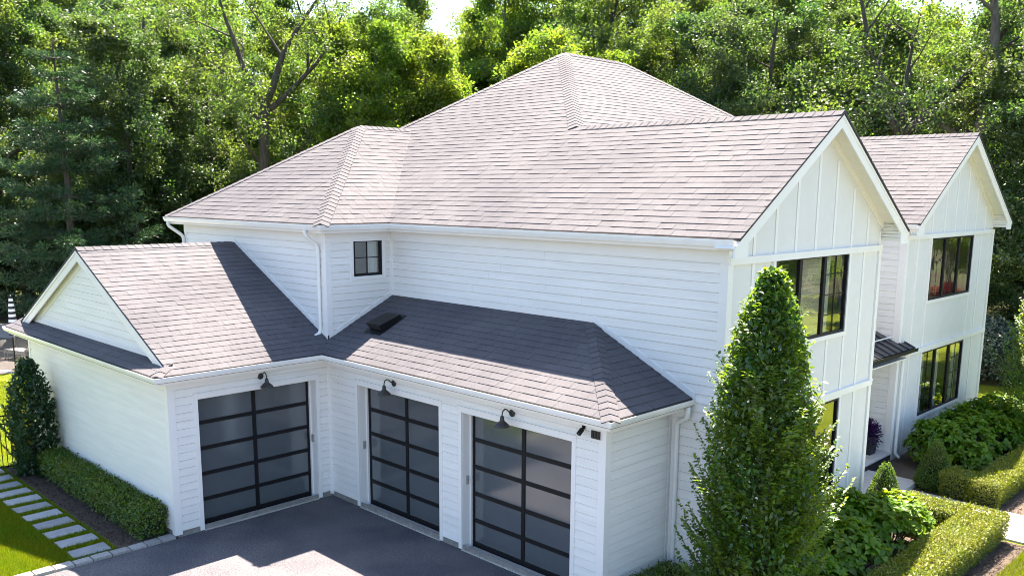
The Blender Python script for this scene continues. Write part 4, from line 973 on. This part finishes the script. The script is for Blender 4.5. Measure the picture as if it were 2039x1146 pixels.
# hydrangeas: rosettes of large leaves
hl = {}
def hyd_leaf(i):
    if i not in hl:
        rr = random.Random(900 + i); L = .17; W = .052 + .006 * rr.random(); b = MB(); zs = [0, .012, .0, -.035]; ts = [0, .35, .68, 1]
        ws = [.006, W, W * .82, .003]; v = []
        for t, z, w_ in zip(ts, zs, ws): v += [(t * L, -w_, z + .012 * (w_ > .02)), (t * L, 0, z - .004), (t * L, w_, z + .012 * (w_ > .02))]
        f = [(3 * k + a, 3 * k + 3 + a, 3 * k + 4 + a, 3 * k + 1 + a) for k in range(3) for a in (0, 1)]
        me = bpy.data.meshes.new('leaf'); me.from_pydata(v, [], f); me.materials.append(LM['hyd']); me.polygons.foreach_set('use_smooth', [True] * len(f)); hl[i] = me
    return hl[i]
def hydrangea(label, loc, rx, ry, h, seed, single=0, n=None, group='hydrangeas in the front beds'):
    o = thing('hydrangea', loc, label, 'shrub', group); rr = random.Random(seed); x, y, z0 = loc; n = n or int(140 * (rx * ry) ** .5 * (h + .4))
    Ms = []; bst = MB(); bst.smooth = True
    lumps = [(rr.uniform(-.45, .45) * rx, rr.uniform(-.45, .45) * ry, rr.uniform(.75, 1.0) * h) for _ in range(7)]
    for k in range(n):
        az = rr.uniform(0, 6.283); u = rr.random() ** .6; cx, cy = math.cos(az) * rx * u, math.sin(az) * ry * u
        zz = h * (1 - .62 * u ** 2.4) * rr.uniform(.86, 1.06) + .10 * math.sin(cx * 5 + seed) * math.cos(cy * 4.3)
        if rr.random() < .3: zz *= rr.uniform(.35, .85)
        c = Vector((x + cx, y + cy, max(.12, zz))); nrm = Vector((cx / rx * .75 * u, cy / ry * .75 * u, 1)).normalized()
        if k % 3 == 0: bst.tube([(x + cx * .3, y + cy * .3, 0), tuple(c)], [.008, .005], 4, cap=False)
        a0 = rr.uniform(0, 6.283); sc = rr.uniform(.75, 1.25)
        for j in range(rr.choice((5, 6, 6, 7))):
            ang = a0 + j * 2.4; tilt = rr.uniform(-.55, .35) if j < 4 else rr.uniform(.3, .9)
            t1 = nrm.orthogonal().normalized(); t1.rotate(Matrix.Rotation(ang, 3, nrm)); ax = (t1 * math.cos(tilt) + nrm * math.sin(tilt)).normalized(); up = (nrm - ax * nrm.dot(ax)).normalized(); sd_ = up.cross(ax)
            s_ = sc * rr.uniform(.75, 1.1); p = c + t1 * .012
            Ms.append((p.z + 0.3 * (p - CAM).length * -1, Matrix(((ax.x * s_, sd_.x * s_, up.x * s_, p.x), (ax.y * s_, sd_.y * s_, up.y * s_, p.y), (ax.z * s_, sd_.z * s_, up.z * s_, p.z), (0, 0, 0, 1)))))
    Ms.sort(key=lambda q: -q[0]); V = []; F = []
    for k, (kk, mw) in enumerate(Ms):
        me = hyd_leaf(k % 5)
        if k < single: link('leaf', me, o, mw)
        else:
            b0 = len(V); V += [tuple(mw @ v.co) for v in me.vertices]; F += [tuple(b0 + i for i in p.vertices) for p in me.polygons]
    me = bpy.data.meshes.new('foliage'); me.from_pydata(V, [], F); me.materials.append(LM['hyd']); me.polygons.foreach_set('use_smooth', [True] * len(F)); fo = link('foliage', me, o); fo['kind'] = 'stuff'
    bst.build('stems', M['bark'], o, fix=False); return o
hydrangea('leafy hydrangea at the foot of the columnar tree, at the bottom edge', (11.3, 2.75, 0), .62, .62, .95, 71, 120)
hydrangea('dark hydrangea between the columnar tree and the boxwood hedge', (10.9, 4.4, 0), 1.0, 1.0, 1.15, 72, 150)
hydrangea('hydrangea tight against the near gable wall behind the others', (10.35, 5.9, 0), .8, .9, 1.2, 73, 60)
hydrangea('yellow green sunlit hydrangea in front of the cone topiary', (11.0, 6.75, 0), .85, 1.1, 1.05, 74, 150)
hydrangea('small bright hydrangea beside the tiny hedge at the garage corner', (10.05, .15, 0), .42, .42, .62, 75, 60)
for k, (x, y, rx, ry, h, lb) in enumerate([
    (9.55, 13.4, .8, .8, 1.25, 'dark hydrangea nearest the porch, in front of the far gable'), (10.0, 14.4, .85, .85, 1.2, 'second hydrangea from the porch in the far bed'),
    (9.5, 15.3, .85, .8, 1.25, 'hydrangea under the lower window of the far gable'), (10.35, 15.7, .8, .9, 1.1, 'hydrangea in the middle of the far bed, toward the hedge'),
    (9.6, 16.9, .9, .9, 1.2, 'hydrangea below the right end of the lower far window'), (10.4, 17.2, .75, .8, 1.1, 'hydrangea around the foot of the right edge tree'),
    (9.7, 18.5, .9, .9, 1.15, 'pale topped hydrangea at the far corner of the gable'), (10.5, 13.2, .6, .6, .9, 'low hydrangea behind the shaded cone topiary'), (10.4, 18.9, .8, .8, 1.05, 'last sunlit hydrangea of the far bed')]):
    hydrangea(lb, (x, y, 0), rx, ry, h, 80 + k)
# planter in the porch
pl = thing('planter', (8.15, 12.15, .3), 'dark square planter with a purple leaved plant in the porch', 'planter')
b = MB(); b.prism([(7.98, 11.98, .302), (8.32, 11.98, .302), (8.32, 12.32, .302), (7.98, 12.32, .302)], [(7.93, 11.93, .82), (8.37, 11.93, .82), (8.37, 12.37, .82), (7.93, 12.37, .82)]); b.build('pot', M['pot'], pl)
r = np.random.default_rng(5); n = 900; d = unit(r.normal(size=(n, 3)) + np.array([0, 0, .9])); P0 = np.array([8.15, 12.15, .8]) + d * r.uniform(.05, .34, (n, 1)) * np.array([1, 1, 1.3])
leaf_obj('plant', [leaves(P0, d + r.normal(size=(n, 3)) * .4, r.normal(size=(n, 3)), .12, .02, .2, True)], M['purple'], pl)
# bluish rhododendrons beyond the far gable
for k, (x, y, rx, h, lb) in enumerate([(6.4, 26.6, 1.9, 2.9, 'rounded blue green bush on the lawn beyond the far gable'), (9.2, 27.6, 1.6, 2.4, 'second blue green bush at the right edge beyond the lawn')]):
    o = thing('rhododendron', (x, y, 0), lb, 'bush'); me = bush_mesh(91 + k, rx, rx, h * .75, 14000, .13, LM['rhodo'], 16); fo = link('foliage', me, None, None); fo.location = (0, 0, 0); fo.parent = o
    b = MB(); b.tube([(x, y, 0), (x + .1, y, h * .5)], [.09, .03], 6); b.build('stems', M['bark'], o, fix=False)

# ------------------------------------------------------------------ small things on the house
def barn_lamp(m, s, z, label, dirn):
    o = thing('wall_lamp', m(s, z, 0), label, 'lamp', 'gooseneck lamps over the garage doors')
    nrm = (Vector(m(0, 0, 1)) - Vector(m(0, 0, 0))).normalized()
    b = MB(); b.smooth = True; b.lathe(m(s, z, .03), [(.001, 0), (.075, 0), (.075, .012), (.05, .03), (.001, .034)], 18, nrm); b.build('wall_plate', M['dgrey'], o)
    arc = [m(s, z, .05), m(s, z + .05, .13), m(s, z + .09, .17), m(s, z + .11, .23), m(s, z + .08, .28), m(s, z + .02, .30), m(s, z - .04, .30)]
    b = MB(); b.smooth = True; b.tube(arc, .013, 8); b.build('arm', M['dgrey'], o)
    b = MB(); b.smooth = True; b.lathe(m(s, z - .22, .30), [(.145, 0), (.148, .006), (.136, .032), (.09, .078), (.05, .11), (.042, .15), (.036, .2), (.02, .21), (.001, .212)], 22); b.lathe(m(s, z - .22, .30), [(.143, .0), (.132, .028), (.085, .073), (.045, .105), (.001, .107)], 22); b.build('shade', M['dgrey'], o, fix=False)
barn_lamp(mA, -1.845, 3.27, 'gooseneck barn lamp over the left garage door', 0)
barn_lamp(mB, 2.58, 3.235, 'gooseneck barn lamp over the middle garage door', 0)
barn_lamp(mB, 6.26, 3.225, 'gooseneck barn lamp over the right garage door', 0)
cm_ = thing('security_camera', mB(8.08, 3.25, .05), 'small black security camera under the eave near the garage corner', 'camera')
b = MB(); b.mbox(mB, 8.05, 8.11, 3.27, 3.36, .046, .07); b.build('bracket', M['black'], cm_)
b = MB(); b.smooth = True; b.tube([mB(8.08, 3.3, .07), mB(8.08, 3.25, .15)], .022, 8); b.tube([mB(8.08, 3.27, .10), mB(8.08, 3.2, .2)], [.045, .045], 12); b.build('body', M['black'], cm_)
b = MB(); b.lathe(mB(8.08, 3.197, .204), [(.001, .004), (.03, .003), (.03, 0)], 12, (0, -.82, -.57)); b.build('lens', M['garageglass'], cm_, fix=False)
wv = thing('louvre_vent', mB(8.36, 3.2, .04), 'small brown louvred vent on the garage corner below the gutter', 'vent')
part_ = lambda nm, q, mt: (lambda b: (b.mbox(mB, *q), b.build(nm, mt, wv)))(MB())
part_('frame', (8.24, 8.48, 3.13, 3.30, .046, .056), M['trim'])
for k in range(6): part_('louvre', (8.262 + k * .034, 8.282 + k * .034, 3.145, 3.285, .056, .075), M['dgrey'])
part_('backing', (8.255, 8.465, 3.14, 3.29, .0561, .058), M['gutterin'])
rv = thing('roof_vent', (1.1, .85, zl(0, .85)), 'black sloped exhaust vent on the shaded low roof by the small window', 'roof vent')
fr_ = lambda x, y, h: (x, y, zl(0, y) + h)
b = MB(); b.prism([fr_(.80, .45, .012), fr_(1.45, .45, .012), fr_(1.45, 1.25, .02), fr_(.80, 1.25, .02)], [fr_(.80, .45, .022), fr_(1.45, .45, .022), fr_(1.45, 1.25, .03), fr_(.80, 1.25, .03)]); b.build('flange', M['black'], rv)
b = MB(); b.prism([fr_(.86, .62, .022), fr_(1.38, .62, .022), fr_(1.38, 1.16, .022), fr_(.86, 1.16, .022)], [fr_(.84, .50, .22), fr_(1.40, .50, .22), fr_(1.38, 1.10, .13), fr_(.86, 1.10, .13)]); b.build('hood', M['black'], rv)
b = MB(); b.prism([fr_(.90, .60, .05), fr_(1.34, .60, .05), fr_(1.34, .52, .19), fr_(.90, .52, .19)], [fr_(.90, .59, .045), fr_(1.34, .59, .045), fr_(1.34, .51, .185), fr_(.90, .51, .185)]); b.build('screen', M['dgrey'], rv)

# ------------------------------------------------------------------ fence, pool side
gt = thing('garden_gate', (-7.64, -5.4, 0), 'black metal picket gate across the stepping stone path', 'gate')
for yy in (-4.84, -6.35):
    b = MB(); b.box(-7.68, -7.61, yy - .035, yy + .035, -.05, 1.60); b.box(-7.69, -7.60, yy - .045, yy + .045, 1.6, 1.63); b.build('post', M['black'], gt)
for zz in (.12, 1.28, 1.50):
    b = MB(); b.box(-7.66, -7.63, -6.315, -4.875, zz - .018, zz + .018); b.build('rail', M['black'], gt)
for k in range(12):
    yy = -4.97 - k * .118; b = MB(); b.box(-7.654, -7.636, yy - .009, yy + .009, .06, 1.52); b.build('picket', M['black'], gt)
f2 = thing('metal_fence', (-7.64, -4.4, 0), 'short black metal fence from the gate post to the house wall', 'fence')
b = MB(); b.box(-7.665, -7.595, -4.76, -4.69, -.05, 1.5); b.build('post', M['black'], f2)
for zz in (.12, 1.2, 1.42):
    b = MB(); b.box(-7.645, -7.615, -4.685, -3.99, zz - .016, zz + .016); b.build('rail', M['black'], f2)
for k in range(6):
    yy = -4.06 - k * .112; b = MB(); b.box(-7.639, -7.621, yy - .009, yy + .009, .06, 1.44); b.build('picket', M['black'], f2)
pf = thing('pool_fence', (-22.6, -1, 0), 'black mesh pool fence at the left edge beyond the lawn', 'fence')
pp = [(-21.7, -.85), (-22.6, -1.5), (-23.4, -2.15), (-24.2, -2.8), (-25.2, -3.9)]; pp = [(-23.9, .6), (-21.75, -.75)] + [(-21.75 - .95 * k, -.75 - .62 * k) for k in range(1, 6)]
for k, (x, y) in enumerate(pp):
    b = MB(); b.tube([(x, y, 0), (x, y, 1.45)], .028, 8); b.build('post', M['black'], pf)
    if k:
        x0, y0 = pp[k - 1]; dd_ = Vector((x - x0, y - y0, 0)).normalized() * .04
        b = MB(); b.prism([(x0 + dd_.x, y0 + dd_.y, .06), (x - dd_.x, y - dd_.y, .06), (x - dd_.x, y - dd_.y + .006, .06), (x0 + dd_.x, y0 + dd_.y + .006, .06)], [(x0 + dd_.x, y0 + dd_.y, 1.4), (x - dd_.x, y - dd_.y, 1.4), (x - dd_.x, y - dd_.y + .006, 1.4), (x0 + dd_.x, y0 + dd_.y + .006, 1.4)]); b.build('mesh_panel', M['meshfab'], pf)
um = thing('patio_umbrella', (-26.9, .75, 0), 'closed black and white striped patio umbrella at the left edge', 'umbrella')
b = MB(); b.smooth = True; b.tube([(-26.9, .75, .02), (-26.9, .75, 2.62)], .024, 8); b.build('pole', M['white'], um)
b = MB(); b.lathe((-26.9, .75, 0), [(.26, .0), (.26, .06), (.05, .1), (.04, .3)], 16); b.build('base', M['black'], um, fix=False)
for k in range(15):
    za, zb = .78 + k * .12, .78 + (k + 1) * .12; rad = lambda z: .05 + .15 * max(0, (2.58 - z) / 1.8) ** .6
    b = MB(); b.smooth = True; b.lathe((-26.9, .75, 0), [(rad(za) * (1 + .06 * (k % 2)), za), (rad(zb), zb)], 14); b.build('canopy_stripe', M['white'] if k % 2 else M['navy'], um, fix=False)
def lounger(label, loc, rz):
    o = thing('sun_lounger', loc, label, 'lounger', 'white sun loungers on the pool patio'); mr = Matrix.Translation(loc) @ Matrix.Rotation(rz, 4, 'Z')
    def bx(nm, q, mt, ang=0):
        b = MB(); b.box(*q); rot = Matrix.Translation((.0, 0, .36)) @ Matrix.Rotation(ang, 4, 'Y') @ Matrix.Translation((0, 0, -.36)) if ang else Matrix.Identity(4)
        b.v = [tuple(mr @ rot @ Vector(v)) for v in b.v]; b.build(nm, mt, o)
    for s_ in (-.32, .30): bx('rail', (-.7, 1.3, s_, s_ + .03, .30, .35), M['white'])
    for x_ in (-.6, 1.2):
        for s_ in (-.32, .30): bx('leg', (x_, x_ + .04, s_, s_ + .03, 0, .30), M['white'])
    bx('cushion', (0, 1.3, -.29, .29, .35, .43), M['white']); bx('backrest', (-.75, -.02, -.29, .29, .36, .43), M['white'], R(38))
for k, (x, y) in enumerate([(-22.9, 1.3), (-24.0, .5), (-25.4, -.6)]): lounger(['white sun lounger nearest the garage wall', 'white sun lounger in the middle of the patio row', 'white sun lounger nearest the striped umbrella'][k], (x, y, .01), R(200))

# ------------------------------------------------------------------ ground cover
grass('grass', [(-4.5, -.3, -9.5, -5.15, 60000), (-9.0, -4.5, -8.0, -5.15, 30000), (13.15, 15.5, 4.0, 8.7, 30000), (-20, -7.8, -6, -1, 40000), (8, 14, 21.2, 26, 25000)], 0, 101)
r = np.random.default_rng(7); n = 9000
rg = [(-7.6, -.35, -5.08, -3.98, 5200), (12.7, 13.4, 2, 8.7, 2600), (9.7, 12.0, 2.2, 8.7, 2600), (11.9, 12.5, 10.8, 19, 1500)]
V = []; F = []; base = 0
for x0, x1, y0, y1, n in rg:
    P0 = np.stack([r.uniform(x0, x1, n), r.uniform(y0, y1, n), r.uniform(.008, .03, n)], 1); v, f = leaves(P0, r.normal(size=(n, 3)) * [1, 1, .25], r.normal(size=(n, 3)) * .4 + [0, 0, 1], r.uniform(.03, .08, n), r.uniform(.008, .016, n)); V.append(v); F.append(f + base); base += len(v)
me = fast_mesh('mulch_chips', np.concatenate(V), np.concatenate(F)); me.materials.append(M['mulch']); tag(link('mulch_chips', me), kind='stuff')
# trees across the front lawn, out of the frame, that the gable windows mirror
_tm, _cm = P_['undA']; _rc = _cm.copy(); _rc.materials.clear(); _rc.materials.append(LM['red']); P_['redA'] = (_tm, _rc)
for k, (kd, x, y, s_, lb) in enumerate([('mapA', 16.6, 40.5, .8, 'maple on the front lawn mirrored in the far gable windows'), ('mapB', 18.5, 43, .9, 'maple farther along the front lawn'), ('mapB', 21, 27.5, .5, 'small round maple by the drive, mirrored in the near gable window'), ('redA', 15.2, 37.0, .36, 'small red leaved maple on the front lawn'), ('oakA', 27, 46, .9, 'oak across the front lawn'), ('darkA', 34, 52, .9, 'dark oak across the front lawn'), ('oakB', 24, 52, 1.0, 'oak at the end of the front lawn'), ('darkB', 40, 44, 1.0, 'dark tree by the road side of the lawn')]):
    place_tree('lawn_tree', lb, 'tree', P_[kd], (x, y, 0), k * 1.1, (s_, s_))
print('tris', sum(len(m.polygons) for m in bpy.data.meshes), 'objects', len(bpy.data.objects))
